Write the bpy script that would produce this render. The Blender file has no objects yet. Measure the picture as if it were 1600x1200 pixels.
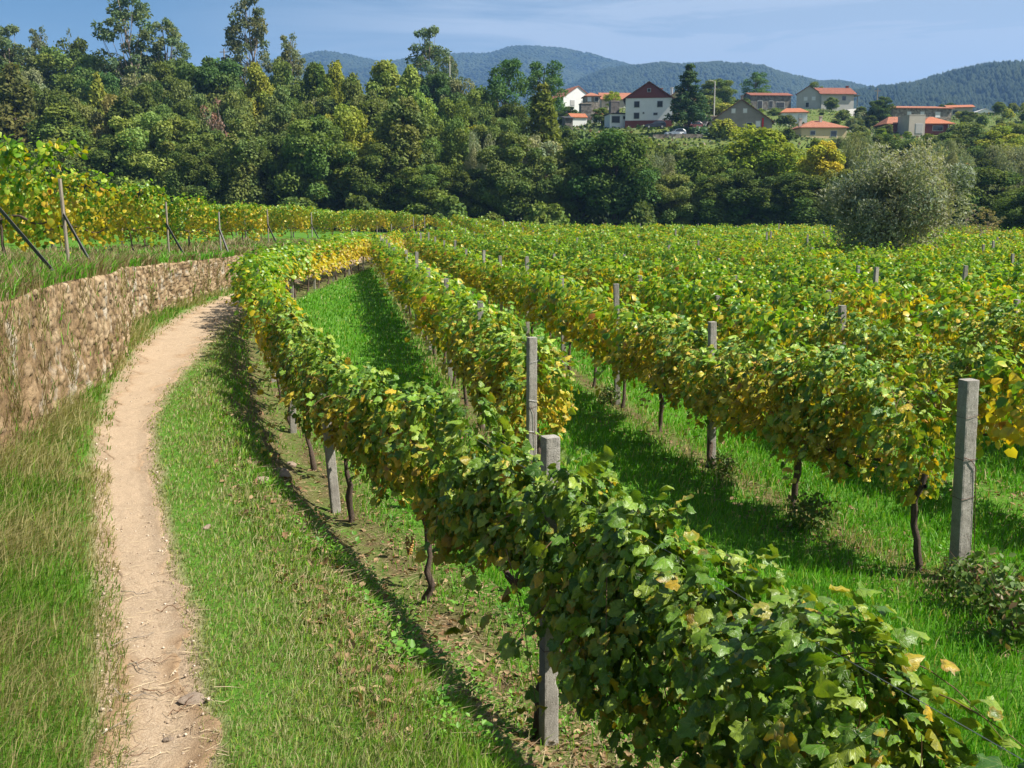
import bpy, math
import numpy as np

# ------------------------------------------------------------------ scene, camera, light
S = bpy.context.scene
COL = S.collection
R = math.radians
CAM_H = 3.3
PITCH = math.atan(270 / 1600)

cam_d = bpy.data.cameras.new("camera")
cam_d.sensor_width = 36.0
cam_d.lens = 36.0
cam_d.clip_start = 0.1
cam_d.clip_end = 20000
cam = bpy.data.objects.new("camera", cam_d)
COL.objects.link(cam)
cam.location = (0, 0, CAM_H)
cam.rotation_euler = (R(90) - PITCH, 0, 0)
S.camera = cam

SUN_EL = R(50)
SUN_AZ = R(103)          # clockwise from +Y: the sun stands to the right, a little behind the camera
world = bpy.data.worlds.new("World")
S.world = world
world.use_nodes = True
wn, wl = world.node_tree.nodes, world.node_tree.links
wn.clear()
sky = wn.new("ShaderNodeTexSky")
sky.sky_type = 'NISHITA'
sky.sun_disc = False
sky.sun_elevation = SUN_EL
sky.sun_rotation = SUN_AZ
sky.altitude = 100
sky.air_density = 1.0
sky.dust_density = 0.7
sky.ozone_density = 2.0
geo = wn.new("ShaderNodeTexCoord")
mp = wn.new("ShaderNodeMapping")
mp.inputs['Scale'].default_value = (3.0, 3.0, 26.0)
mp.inputs['Rotation'].default_value = (0, R(5), 0)
nz = wn.new("ShaderNodeTexNoise")
nz.inputs['Scale'].default_value = 1.3
nz.inputs['Detail'].default_value = 6
nz.inputs['Roughness'].default_value = 0.62
nz.inputs['Distortion'].default_value = 0.6
wl.new(geo.outputs['Generated'], mp.inputs['Vector'])
wl.new(mp.outputs['Vector'], nz.inputs['Vector'])
cr = wn.new("ShaderNodeValToRGB")
cr.color_ramp.elements[0].position = 0.40
cr.color_ramp.elements[0].color = (0, 0, 0, 1)
cr.color_ramp.elements[1].position = 0.63
cr.color_ramp.elements[1].color = (1, 1, 1, 1)
wl.new(nz.outputs['Fac'], cr.inputs['Fac'])
sep = wn.new("ShaderNodeSeparateXYZ")
wl.new(geo.outputs['Generated'], sep.inputs['Vector'])
mr = wn.new("ShaderNodeMapRange")           # thin cirrus lies towards the right of the view
mr.inputs['From Min'].default_value = -0.32
mr.inputs['From Max'].default_value = 0.22
mr.inputs['To Min'].default_value = 0.03
mr.inputs['To Max'].default_value = 0.95
wl.new(sep.outputs['X'], mr.inputs['Value'])
mu = wn.new("ShaderNodeMath"); mu.operation = 'MULTIPLY'
wl.new(cr.outputs['Color'], mu.inputs[0])
wl.new(mr.outputs['Result'], mu.inputs[1])
veil = wn.new("ShaderNodeMath"); veil.operation = 'MULTIPLY_ADD'
wl.new(mr.outputs['Result'], veil.inputs[0]); veil.inputs[1].default_value = 0.78
hzr = wn.new("ShaderNodeMapRange")          # the air whitens towards the horizon
hzr.inputs['From Min'].default_value = 0.02; hzr.inputs['From Max'].default_value = 0.20
hzr.inputs['To Min'].default_value = 0.38; hzr.inputs['To Max'].default_value = 0.0
wl.new(sep.outputs['Z'], hzr.inputs['Value'])
va = wn.new("ShaderNodeMath"); va.operation = 'ADD'
wl.new(mu.outputs['Value'], va.inputs[0]); wl.new(hzr.outputs['Result'], va.inputs[1])
wl.new(va.outputs['Value'], veil.inputs[2]); veil.use_clamp = True
mx = wn.new("ShaderNodeMixRGB")
mx.inputs['Color2'].default_value = (2.95, 3.4, 4.0, 1)
wl.new(veil.outputs['Value'], mx.inputs['Fac'])
tint = wn.new("ShaderNodeMixRGB"); tint.blend_type = 'MULTIPLY'
tint.inputs['Fac'].default_value = 1.0
tint.inputs['Color2'].default_value = (0.205, 0.35, 0.42, 1)
wl.new(sky.outputs['Color'], tint.inputs['Color1'])
wl.new(tint.outputs['Color'], mx.inputs['Color1'])
bg = wn.new("ShaderNodeBackground")
bg.inputs['Strength'].default_value = 0.085
wl.new(mx.outputs['Color'], bg.inputs['Color'])
out = wn.new("ShaderNodeOutputWorld")
wl.new(bg.outputs['Background'], out.inputs['Surface'])

sun_d = bpy.data.lights.new("sun", 'SUN')
sun_d.energy = 5.0
sun_d.angle = R(0.5)
sun_d.color = (1.0, 0.94, 0.84)
sun = bpy.data.objects.new("sun", sun_d)
COL.objects.link(sun)
sdir = np.array([math.sin(SUN_AZ) * math.cos(SUN_EL), math.cos(SUN_AZ) * math.cos(SUN_EL), math.sin(SUN_EL)])
from mathutils import Vector
sun.rotation_euler = Vector(sdir).to_track_quat('Z', 'Y').to_euler()
sun.location = (60, -10, 60)

S.view_settings.view_transform = 'Standard'
S.view_settings.look = 'None'
S.view_settings.exposure = 1.13
S.view_settings.gamma = 1.0
S.view_settings.use_curve_mapping = False
S.render.engine = 'CYCLES'
S.cycles.use_denoising = True
S.cycles.max_bounces = 6
S.cycles.diffuse_bounces = 2
S.cycles.transmission_bounces = 3
S.cycles.volume_bounces = 0
S.cycles.transparent_max_bounces = 6

# ------------------------------------------------------------------ helpers
th_c, th_s = math.cos(PITCH), math.sin(PITCH)


def ray(u, v):
    cx = (u - 800) / 1600.0
    cy = (600 - v) / 1600.0
    return np.array([cx, th_c + cy * th_s, -th_s + cy * th_c])


def at_z(u, v, z=0.0):
    d = ray(u, v)
    return np.array([0, 0, CAM_H]) + d * ((z - CAM_H) / d[2])


def at_y(u, v, Y):
    d = ray(u, v)
    return np.array([0, 0, CAM_H]) + d * (Y / d[1])


def project(P):
    P = np.atleast_2d(P)
    q = P - np.array([0, 0, CAM_H])
    zc = q[:, 1] * th_c - q[:, 2] * th_s
    yc = q[:, 1] * th_s + q[:, 2] * th_c
    zc = np.where(np.abs(zc) < 1e-4, 1e-4, zc)
    return np.stack([800 + 1600 * q[:, 0] / zc, 600 - 1600 * yc / zc, zc], 1)


def smooth(t):
    t = np.clip(t, 0, 1)
    return t * t * (3 - 2 * t)


def unit(a):
    return a / np.maximum(np.linalg.norm(a, axis=-1, keepdims=True), 1e-9)


def catmull(pts, n=24):
    p = np.array(pts, float)
    p = np.vstack([2 * p[0] - p[1], p, 2 * p[-1] - p[-2]])
    o = []
    for i in range(1, len(p) - 2):
        t = np.linspace(0, 1, n, endpoint=False)[:, None]
        a, b, c, d = p[i - 1], p[i], p[i + 1], p[i + 2]
        o.append(0.5 * (2 * b + (c - a) * t + (2 * a - 5 * b + 4 * c - d) * t ** 2 + (3 * b - a - 3 * c + d) * t ** 3))
    o.append(p[-2][None])
    return np.vstack(o)


class Curve1:
    """x as a smooth monotone-cubic function of y through points (y, x)"""
    def __init__(self, pts):
        P = np.array(sorted(pts), float)
        x, y = P[:, 0], P[:, 1]
        h = np.diff(x); d = np.diff(y) / h
        m = np.zeros(len(x))
        w1, w2 = 2 * h[1:] + h[:-1], h[1:] + 2 * h[:-1]
        ok = d[:-1] * d[1:] > 0
        m[1:-1] = np.where(ok, (w1 + w2) / (w1 / np.where(ok, d[:-1], 1) + w2 / np.where(ok, d[1:], 1)), 0)
        m[0], m[-1] = d[0], d[-1]
        self.px, self.py, self.m, self.h = x, y, m, h

    def __call__(self, q):
        q = np.clip(np.asarray(q, float), self.px[0], self.px[-1])
        k = np.clip(np.searchsorted(self.px, q, side='right') - 1, 0, len(self.h) - 1)
        h = self.h[k]; t = (q - self.px[k]) / h
        a, b, c, d = self.py[k], self.m[k] * h, self.py[k + 1], self.m[k + 1] * h
        return (2 * t ** 3 - 3 * t ** 2 + 1) * a + (t ** 3 - 2 * t ** 2 + t) * b + (-2 * t ** 3 + 3 * t ** 2) * c + (t ** 3 - t ** 2) * d


def hash2(i, j, s=0):
    h = (i.astype(np.int64) * 374761393 + j.astype(np.int64) * 668265263 + s * 974634777) & 0x7fffffff
    h = ((h ^ (h >> 13)) * 1274126177) & 0x7fffffff
    return ((h ^ (h >> 16)) & 0xffff) / 65535.0


def vnoise(x, y, s=0):
    x, y = np.asarray(x, float), np.asarray(y, float)
    i, j = np.floor(x), np.floor(y)
    fx, fy = smooth(x - i), smooth(y - j)
    a, b = hash2(i, j, s), hash2(i + 1, j, s)
    c, d = hash2(i, j + 1, s), hash2(i + 1, j + 1, s)
    return (a + (b - a) * fx) * (1 - fy) + (c + (d - c) * fx) * fy


def fbm(x, y, s=0, o=4):
    r, a, t = 0, 1.0, 0
    for k in range(o):
        r = r + a * vnoise(x * 2 ** k, y * 2 ** k, s + k)
        t += a
        a *= 0.5
    return r / t


def tag(o, label=None, cat=None, group=None, kind=None):
    if label: o["label"] = label
    if cat: o["category"] = cat
    if group: o["group"] = group
    if kind: o["kind"] = kind
    return o


def link(name, data, parent=None, loc=None, rz=None, scale=None):
    o = bpy.data.objects.new(name, data)
    COL.objects.link(o)
    if parent is not None: o.parent = parent
    if loc is not None: o.location = tuple(float(c) for c in loc)
    if rz is not None: o.rotation_euler = (0, 0, rz)
    if scale is not None: o.scale = scale
    return o


def tri_mesh(name, V, F, mats, col=None, fm=None, smooth_sh=False, extra=None):
    """V (n,3), F (m,3) or (m,4) arrays -> mesh datablock, optional point colours and per-face material index"""
    me = bpy.data.meshes.new(name)
    V = np.ascontiguousarray(V, np.float32)
    F = np.ascontiguousarray(F, np.int32)
    k = F.shape[1]
    me.vertices.add(len(V)); me.vertices.foreach_set("co", V.ravel())
    me.loops.add(F.size); me.loops.foreach_set("vertex_index", F.ravel())
    me.polygons.add(len(F))
    me.polygons.foreach_set("loop_start", np.arange(0, F.size, k, dtype=np.int32))
    me.polygons.foreach_set("loop_total", np.full(len(F), k, np.int32))
    if smooth_sh: me.polygons.foreach_set("use_smooth", np.ones(len(F), bool))
    for m in (mats if isinstance(mats, (list, tuple)) else [mats]): me.materials.append(m)
    if fm is not None: me.polygons.foreach_set("material_index", np.asarray(fm, np.int32))
    if col is not None:
        a = me.color_attributes.new("Col", 'FLOAT_COLOR', 'POINT')
        c = np.ones((len(V), 4), np.float32); c[:, :3] = col
        a.data.foreach_set("color", c.ravel())
    for nm, arr in (extra or {}).items():
        a = me.attributes.new(nm, 'FLOAT', 'POINT')
        a.data.foreach_set("value", np.ascontiguousarray(arr, np.float32))
    me.update(calc_edges=True)
    return me


class Poly:
    """collects polygons (boxes, prisms, tubes) into one mesh"""
    def __init__(self):
        self.v, self.f, self.m = [], [], []

    def add(self, V, F, m=0):
        n = len(self.v)
        self.v += [tuple(map(float, p)) for p in V]
        self.f += [tuple(int(i) + n for i in f) for f in F]
        self.m += [m] * len(F)

    def box(self, a, b, m=0):
        x0, y0, z0 = a; x1, y1, z1 = b
        self.add([(x0, y0, z0), (x1, y0, z0), (x1, y1, z0), (x0, y1, z0), (x0, y0, z1), (x1, y0, z1), (x1, y1, z1), (x0, y1, z1)],
                 [(0, 3, 2, 1), (4, 5, 6, 7), (0, 1, 5, 4), (1, 2, 6, 5), (2, 3, 7, 6), (3, 0, 4, 7)], m)

    def tube(self, P, rad, n=6, m=0, cap=True):
        V, F = tube(P, rad, n)
        F = [tuple(f) for f in F]
        if cap:
            F.append(tuple(range(n))[::-1]); F.append(tuple(range(len(V) - n, len(V))))
        self.add(V, F, m)

    def build(self, name, mats, parent=None, loc=None, rz=None, smooth_sh=False, bevel=0):
        me = bpy.data.meshes.new(name)
        me.from_pydata(self.v, [], self.f)
        for mm in (mats if isinstance(mats, (list, tuple)) else [mats]): me.materials.append(mm)
        me.polygons.foreach_set("material_index", np.array(self.m, np.int32))
        if smooth_sh: me.polygons.foreach_set("use_smooth", np.ones(len(self.f), bool))
        me.update()
        o = link(name, me, parent, loc, rz)
        if bevel:
            b = o.modifiers.new("bevel", 'BEVEL'); b.width = bevel; b.segments = 2
        return o


def tube(P, rad, n=6):
    P = np.array(P, float)
    rad = np.broadcast_to(np.array(rad, float), (len(P),))
    T = unit(np.gradient(P, axis=0))
    ref = np.where(np.abs(T[:, 2:3]) > 0.9, np.array([[1.0, 0, 0]]), np.array([[0, 0, 1.0]]))
    ref = ref[len(P) // 2][None].repeat(len(P), 0)
    A = unit(np.cross(T, ref)); B = np.cross(T, A)
    a = np.linspace(0, 2 * np.pi, n, endpoint=False)
    V = P[:, None] + rad[:, None, None] * (np.cos(a)[None, :, None] * A[:, None] + np.sin(a)[None, :, None] * B[:, None])
    F = []
    for i in range(len(P) - 1):
        for j in range(n):
            F.append((i * n + j, i * n + (j + 1) % n, (i + 1) * n + (j + 1) % n, (i + 1) * n + j))
    return V.reshape(-1, 3), np.array(F)


def quads2tris(F):
    F = np.asarray(F)
    return np.vstack([F[:, [0, 1, 2]], F[:, [0, 2, 3]]])


def scatter(tv, tf, P, N, D, sc):
    """copies of a template (xy plane, +y = tip, +z = normal) at P with normals N and tips D"""
    N = unit(N)
    Y = unit(D - N * (D * N).sum(1, keepdims=True))
    X = np.cross(Y, N)
    sc = np.asarray(sc, float)
    if sc.ndim == 1: sc = np.stack([sc] * 3, 1)
    V = P[:, None] + (X[:, None] * (tv[None, :, 0:1] * sc[:, None, 0:1]) + Y[:, None] * (tv[None, :, 1:2] * sc[:, None, 1:2])
                      + N[:, None] * (tv[None, :, 2:3] * sc[:, None, 2:3]))
    F = tf[None] + (np.arange(len(P)) * len(tv))[:, None, None]
    return V.reshape(-1, 3), F.reshape(-1, tf.shape[1])


def join(parts):
    """list of (V, F, C) with triangles"""
    V, F, C, n = [], [], [], 0
    for v, f, c in parts:
        V.append(v); F.append(f + n); n += len(v)
        C.append(np.broadcast_to(c, (len(v), 3)))
    return np.vstack(V), np.vstack(F), np.vstack(C)


# ------------------------------------------------------------------ materials
def new_mat(name):
    m = bpy.data.materials.new(name)
    m.use_nodes = True
    nt = m.node_tree
    nt.nodes.clear()
    o = nt.nodes.new("ShaderNodeOutputMaterial")
    return m, nt.nodes, nt.links, o


def noise_node(n, l, scale, detail=4, coord=None, rough=0.55):
    t = n.new("ShaderNodeTexNoise")
    t.inputs['Scale'].default_value = scale
    t.inputs['Detail'].default_value = detail
    t.inputs['Roughness'].default_value = rough
    if coord is not None: l.new(coord, t.inputs['Vector'])
    return t


def ramp(n, l, fac, stops):
    r = n.new("ShaderNodeValToRGB")
    e = r.color_ramp.elements
    while len(e) < len(stops): e.new(0.5)
    for k, (p, c) in enumerate(stops):
        e[k].position = p
        e[k].color = (*c, 1) if len(c) == 3 else c
    l.new(fac, r.inputs['Fac'])
    return r


def mat_leaf(name, trans=0.4, rough=0.42, spec=0.5, tint=False, boost=(1.25, 1.2, 0.5)):
    m, n, l, o = new_mat(name)
    a = n.new("ShaderNodeAttribute"); a.attribute_name = "Col"
    col = a.outputs['Color']
    if tint:
        oi = n.new("ShaderNodeObjectInfo")
        q = n.new("ShaderNodeMixRGB"); q.blend_type = 'MULTIPLY'; q.inputs['Fac'].default_value = 1
        l.new(col, q.inputs['Color1']); l.new(oi.outputs['Color'], q.inputs['Color2'])
        col = q.outputs['Color']
    p = n.new("ShaderNodeBsdfPrincipled")
    p.inputs['Roughness'].default_value = rough
    p.inputs['Specular IOR Level'].default_value = spec
    l.new(col, p.inputs['Base Color'])
    t = n.new("ShaderNodeBsdfTranslucent")
    tb = n.new("ShaderNodeMixRGB"); tb.blend_type = 'MULTIPLY'; tb.inputs['Fac'].default_value = 1
    tb.inputs['Color2'].default_value = (*boost, 1)
    l.new(col, tb.inputs['Color1']); l.new(tb.outputs['Color'], t.inputs['Color'])
    x = n.new("ShaderNodeMixShader"); x.inputs['Fac'].default_value = trans
    l.new(p.outputs[0], x.inputs[1]); l.new(t.outputs[0], x.inputs[2])
    l.new(x.outputs[0], o.inputs['Surface'])
    return m


def mat_simple(name, c1, c2=None, scale=5.0, rough=0.85, bump=0.0, bscale=None, spec=0.3, stretch=None, metal=0.0, detail=5):
    m, n, l, o = new_mat(name)
    p = n.new("ShaderNodeBsdfPrincipled")
    p.inputs['Roughness'].default_value = rough
    p.inputs['Specular IOR Level'].default_value = spec
    p.inputs['Metallic'].default_value = metal
    tc = n.new("ShaderNodeTexCoord")
    co = tc.outputs['Object']
    if stretch:
        mpn = n.new("ShaderNodeMapping"); mpn.inputs['Scale'].default_value = stretch
        l.new(co, mpn.inputs['Vector']); co = mpn.outputs['Vector']
    c2 = c2 or tuple(c * 0.75 for c in c1)
    t = noise_node(n, l, scale, detail, co, 0.65)
    r = ramp(n, l, t.outputs['Fac'], [(0.3, c2), (0.7, c1)])
    l.new(r.outputs['Color'], p.inputs['Base Color'])
    if bump:
        b = n.new("ShaderNodeBump"); b.inputs['Strength'].default_value = bump
        b.inputs['Distance'].default_value = 0.02
        t2 = noise_node(n, l, bscale or scale * 4, 5, co, 0.7)
        l.new(t2.outputs['Fac'], b.inputs['Height']); l.new(b.outputs['Normal'], p.inputs['Normal'])
    l.new(p.outputs[0], o.inputs['Surface'])
    return m


def mat_attr(name, rough=0.9, spec=0.2, nscale=30.0, namp=0.35, bump=0.4, bscale=60.0, dist=0.01):
    """vertex colour times fine noise"""
    m, n, l, o = new_mat(name)
    a = n.new("ShaderNodeAttribute"); a.attribute_name = "Col"
    p = n.new("ShaderNodeBsdfPrincipled")
    p.inputs['Roughness'].default_value = rough
    p.inputs['Specular IOR Level'].default_value = spec
    tc = n.new("ShaderNodeTexCoord")
    t = noise_node(n, l, nscale, 5, tc.outputs['Object'], 0.7)
    r = ramp(n, l, t.outputs['Fac'], [(0.25, (1 - namp,) * 3), (0.75, (1 + namp * 0.6,) * 3)])
    q = n.new("ShaderNodeMixRGB"); q.blend_type = 'MULTIPLY'; q.inputs['Fac'].default_value = 1
    l.new(a.outputs['Color'], q.inputs['Color1']); l.new(r.outputs['Color'], q.inputs['Color2'])
    l.new(q.outputs['Color'], p.inputs['Base Color'])
    if bump:
        b = n.new("ShaderNodeBump"); b.inputs['Strength'].default_value = bump; b.inputs['Distance'].default_value = dist
        t2 = noise_node(n, l, bscale, 4, tc.outputs['Object'], 0.7)
        l.new(t2.outputs['Fac'], b.inputs['Height']); l.new(b.outputs['Normal'], p.inputs['Normal'])
    l.new(p.outputs[0], o.inputs['Surface'])
    return m


M = {}
M['vine_leaf'] = mat_leaf("vine_leaf", 0.42, 0.40, 0.45, boost=(1.35, 1.3, 0.5))


def mat_near_leaf():
    """grape leaf with paler veins running out from the stalk, blotches and a crinkled blade"""
    m = mat_leaf("vine_leaf_near", 0.26, 0.38, 0.5, boost=(1.35, 1.3, 0.5))
    n, l = m.node_tree.nodes, m.node_tree.links

    def attr(nm):
        a = n.new("ShaderNodeAttribute"); a.attribute_name = nm
        return a.outputs['Fac']

    def mt(op, a, b=None):
        q = n.new("ShaderNodeMath"); q.operation = op
        for k, s in enumerate((a, b)):
            if s is None: continue
            if isinstance(s, (int, float)): q.inputs[k].default_value = s
            else: l.new(s, q.inputs[k])
        return q.outputs[0]
    lx, ly = attr("leaf_x"), mt('SUBTRACT', attr("leaf_y"), 0.03)
    r_ = mt('SQRT', mt('ADD', mt('MULTIPLY', lx, lx), mt('MULTIPLY', ly, ly)))
    th = mt('DIVIDE', mt('ARCTAN2', lx, ly), 0.62)
    fr_ = mt('MULTIPLY', mt('ABSOLUTE', mt('SUBTRACT', th, mt('ROUND', th))), r_)
    side = mt('MULTIPLY', mt('ABSOLUTE', mt('SUBTRACT', mt('FRACT', mt('ADD', mt('MULTIPLY', r_, 7.0), mt('MULTIPLY', fr_, -9.0))), 0.5)), 0.5)
    vein = n.new("ShaderNodeMapRange"); vein.inputs['From Min'].default_value = 0.030; vein.inputs['From Max'].default_value = 0.008
    l.new(fr_, vein.inputs['Value'])
    v2 = n.new("ShaderNodeMapRange"); v2.inputs['From Min'].default_value = 0.05; v2.inputs['From Max'].default_value = 0.0; v2.inputs['To Max'].default_value = 0.45
    l.new(side, v2.inputs['Value'])
    vmax = mt('MAXIMUM', vein.outputs['Result'], v2.outputs['Result'])
    tc = n.new("ShaderNodeTexCoord")
    nz_ = noise_node(n, l, 42.0, 4, tc.outputs['Object'], 0.7)
    blot = ramp(n, l, nz_.outputs['Fac'], [(0.3, (0.62, 0.66, 0.62)), (0.5, (1, 1, 1)), (0.72, (1.35, 1.22, 1.0))])
    base = [x for x in n if x.type == 'ATTRIBUTE' and x.attribute_name == "Col"][0].outputs['Color']
    q = n.new("ShaderNodeMixRGB"); q.blend_type = 'MULTIPLY'; q.inputs['Fac'].default_value = 0.9
    l.new(base, q.inputs['Color1']); l.new(blot.outputs['Color'], q.inputs['Color2'])
    w = n.new("ShaderNodeMixRGB"); w.blend_type = 'MIX'
    l.new(mt('MULTIPLY', vmax, 0.45), w.inputs['Fac']); l.new(q.outputs['Color'], w.inputs['Color1']); w.inputs['Color2'].default_value = (0.30, 0.36, 0.10, 1)
    p = [x for x in n if x.type == 'BSDF_PRINCIPLED'][0]
    l.new(w.outputs['Color'], p.inputs['Base Color'])
    tb = [x for x in n if x.type == 'MIX_RGB' and abs(x.inputs['Color2'].default_value[0] - 1.35) < 1e-3][0]
    l.new(w.outputs['Color'], tb.inputs['Color1'])
    b = n.new("ShaderNodeBump"); b.inputs['Strength'].default_value = 0.7; b.inputs['Distance'].default_value = 0.006
    l.new(mt('SUBTRACT', nz_.outputs['Fac'], mt('MULTIPLY', vmax, 0.8)), b.inputs['Height']); l.new(b.outputs['Normal'], p.inputs['Normal'])
    return m


M['vine_leaf_near'] = mat_near_leaf()
M['grass'] = mat_leaf("grass_blade", 0.35, 0.5, 0.35, boost=(1.1, 1.25, 0.5))
M['tree_leaf'] = mat_leaf("tree_foliage", 0.32, 0.7, 0.08, tint=True, boost=(1.2, 1.25, 0.5))
M['litter'] = mat_leaf("dry_leaf", 0.15, 0.7, 0.2)
M['bark'] = mat_simple("tree_bark", (0.13, 0.095, 0.07), (0.05, 0.038, 0.03), 3.0, 0.95, 0.8, 9.0, stretch=(4, 4, 0.8))
M['euc_bark'] = mat_simple("pale_bark", (0.36, 0.29, 0.23), (0.17, 0.12, 0.09), 1.6, 0.9, 0.4, 6.0, stretch=(3, 3, 0.5))
M['vine_bark'] = mat_simple("vine_bark", (0.16, 0.115, 0.085), (0.06, 0.042, 0.032), 26.0, 0.95, 1.0, 60.0, stretch=(3, 3, 0.5))
M['cane'] = mat_simple("vine_cane", (0.17, 0.09, 0.04), (0.10, 0.05, 0.025), 20.0, 0.6)
M['steel'] = mat_simple("dark_steel", (0.022, 0.023, 0.026), (0.05, 0.04, 0.035), 6.0, 0.55, spec=0.5)
M['wire'] = mat_simple("rusty_wire", (0.13, 0.06, 0.035), (0.07, 0.035, 0.025), 30.0, 0.7)
M['wire_grey'] = mat_simple("galvanised_wire", (0.30, 0.30, 0.30), None, 10.0, 0.5, metal=0.5)


def mat_concrete():
    m, n, l, o = new_mat("pitted_concrete")
    p = n.new("ShaderNodeBsdfPrincipled"); p.inputs['Roughness'].default_value = 0.92
    p.inputs['Specular IOR Level'].default_value = 0.2
    tc = n.new("ShaderNodeTexCoord"); co = tc.outputs['Object']
    t = noise_node(n, l, 5.0, 6, co, 0.7)
    r = ramp(n, l, t.outputs['Fac'], [(0.25, (0.18, 0.165, 0.14)), (0.55, (0.31, 0.29, 0.255)), (0.8, (0.42, 0.395, 0.35))])
    g = noise_node(n, l, 160.0, 3, co, 0.7)
    r2 = ramp(n, l, g.outputs['Fac'], [(0.3, (0.55, 0.54, 0.52)), (0.5, (1, 1, 1)), (0.72, (1.25, 1.25, 1.25))])
    q = n.new("ShaderNodeMixRGB"); q.blend_type = 'MULTIPLY'; q.inputs['Fac'].default_value = 0.9
    l.new(r.outputs['Color'], q.inputs['Color1']); l.new(r2.outputs['Color'], q.inputs['Color2'])
    vo = n.new("ShaderNodeTexVoronoi"); vo.inputs['Scale'].default_value = 55.0
    l.new(co, vo.inputs['Vector'])
    pit = ramp(n, l, vo.outputs['Distance'], [(0.06, (0, 0, 0)), (0.22, (1, 1, 1))])
    l.new(q.outputs['Color'], p.inputs['Base Color'])
    add = n.new("ShaderNodeMixRGB"); add.blend_type = 'ADD'; add.inputs['Fac'].default_value = 0.7
    l.new(g.outputs['Fac'], add.inputs['Color1']); l.new(pit.outputs['Color'], add.inputs['Color2'])
    b = n.new("ShaderNodeBump"); b.inputs['Strength'].default_value = 0.9; b.inputs['Distance'].default_value = 0.006
    l.new(add.outputs['Color'], b.inputs['Height']); l.new(b.outputs['Normal'], p.inputs['Normal'])
    l.new(p.outputs[0], o.inputs['Surface'])
    return m


M['concrete'] = mat_concrete()

# ------------------------------------------------------------------ layout of the place
ZP = Curve1([(-40, 0.85), (0, 0.85), (4.5, 0.82), (8, 0.74), (12, 0.62), (18, 0.5), (25, 0.36), (35, 0.26), (45, 0.2), (60, 0.12), (90, 0.05), (130, 0.0), (9000, 0.0)])
ZT = Curve1([(-40, 2.75), (0, 2.45), (8, 2.36), (14, 2.34), (18, 2.22), (28, 1.85), (35, 1.66), (45, 1.46), (70, 1.28), (100, 1.1), (130, 0.6), (150, 0.5), (9000, 0.5)])


def at_path(u, v, iters=8):
    z = 0.5
    for _ in range(iters):
        p = at_z(u, v, z)
        z = float(ZP(p[1]))
    return at_z(u, v, z)


def to_curve(pxs, head=None, tail=None):
    P = [at_path(u, v) for u, v in pxs]
    pts = [(p[1], p[0]) for p in P]
    return Curve1((head or []) + pts + (tail or []))


XW = to_curve([(-40, 740), (30, 690), (82, 645), (160, 580), (213, 503), (300, 470), (388, 441)],
              head=[(-40, -3.5), (0, -3.7), (6, -4.4)], tail=[(55, -11.9), (75, -11.9), (110, -11.6), (9000, -11.6)])
XPL = to_curve([(155, 1190), (160, 1000), (153, 800), (153, 700), (172, 620), (197, 575), (222, 540), (255, 512), (322, 475), (388, 452)],
               head=[(-40, -0.7), (1.0, -0.95)], tail=[(52, -10.9), (75, -10.8), (110, -10.6)])
XPR = to_curve([(332, 1190), (305, 1020), (262, 850), (243, 750), (236, 690), (240, 645), (264, 605), (304, 555), (337, 515), (370, 484), (408, 458)],
               head=[(-40, 0.0), (1.0, -0.35)], tail=[(52, -9.7), (75, -9.6), (110, -9.4)])

A0 = at_z(857, 1163)
p_row1 = [at_z(857, 1163), at_z(632, 908), at_z(531, 798), at_z(484, 728)]
h0 = (p_row1[0] - p_row1[1])
near = p_row1[0] + h0 * (7.5 / np.linalg.norm(h0))
XR1 = Curve1([(-40, near[0] + 12), (near[1] - 6, near[0] + 2.4), (near[1], near[0])] + [(p[1], p[0]) for p in p_row1]
             + [(18.5, -4.3), (25, -6.1), (30, -7.4), (36, -8.25), (44, -8.45), (54, -8.5), (64, -8.45), (95, -8.4), (9000, -8.4)])


def x_row(k, y):
    """row 2, 3, 4 ... of the field: nearly straight lines leaning left with distance"""
    y = np.asarray(y, float)
    b = 0.012 * np.maximum(16 - y, 0) ** 2 * (1 if k > 2 else 0.35)
    return 0.26 - 0.165 * (y - 11.0) + 2.62 * (k - 2) + b


HC = []        # hill control points (x, y, z), filled by the houses


def hill(x, y):
    """height that the wooded and the village slope add beyond the field"""
    x, y = np.asarray(x, float), np.asarray(y, float)
    left = 14.0 * smooth((y - 132) / 95.0)
    right = 15.5 * smooth((y - 132) / 72.0) + 13.0 * smooth((y - 188) / 90.0)
    w = smooth((x + 10) / 45.0)
    z = left * (1 - w) + right * w
    if HC:
        c = np.array(HC)
        num = 0; den = 0
        for cx, cy, dz in c:
            d2 = (x - cx) ** 2 + ((y - cy) * 1.0) ** 2
            k = np.exp(-d2 / (2 * 11.0 ** 2))
            num = num + k * dz; den = den + k
        z = z + num / np.maximum(den, 1.0) * smooth((y - 150) / 20.0)
    fall = 1 - smooth((y - 330) / 400.0)
    return z * fall


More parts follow.
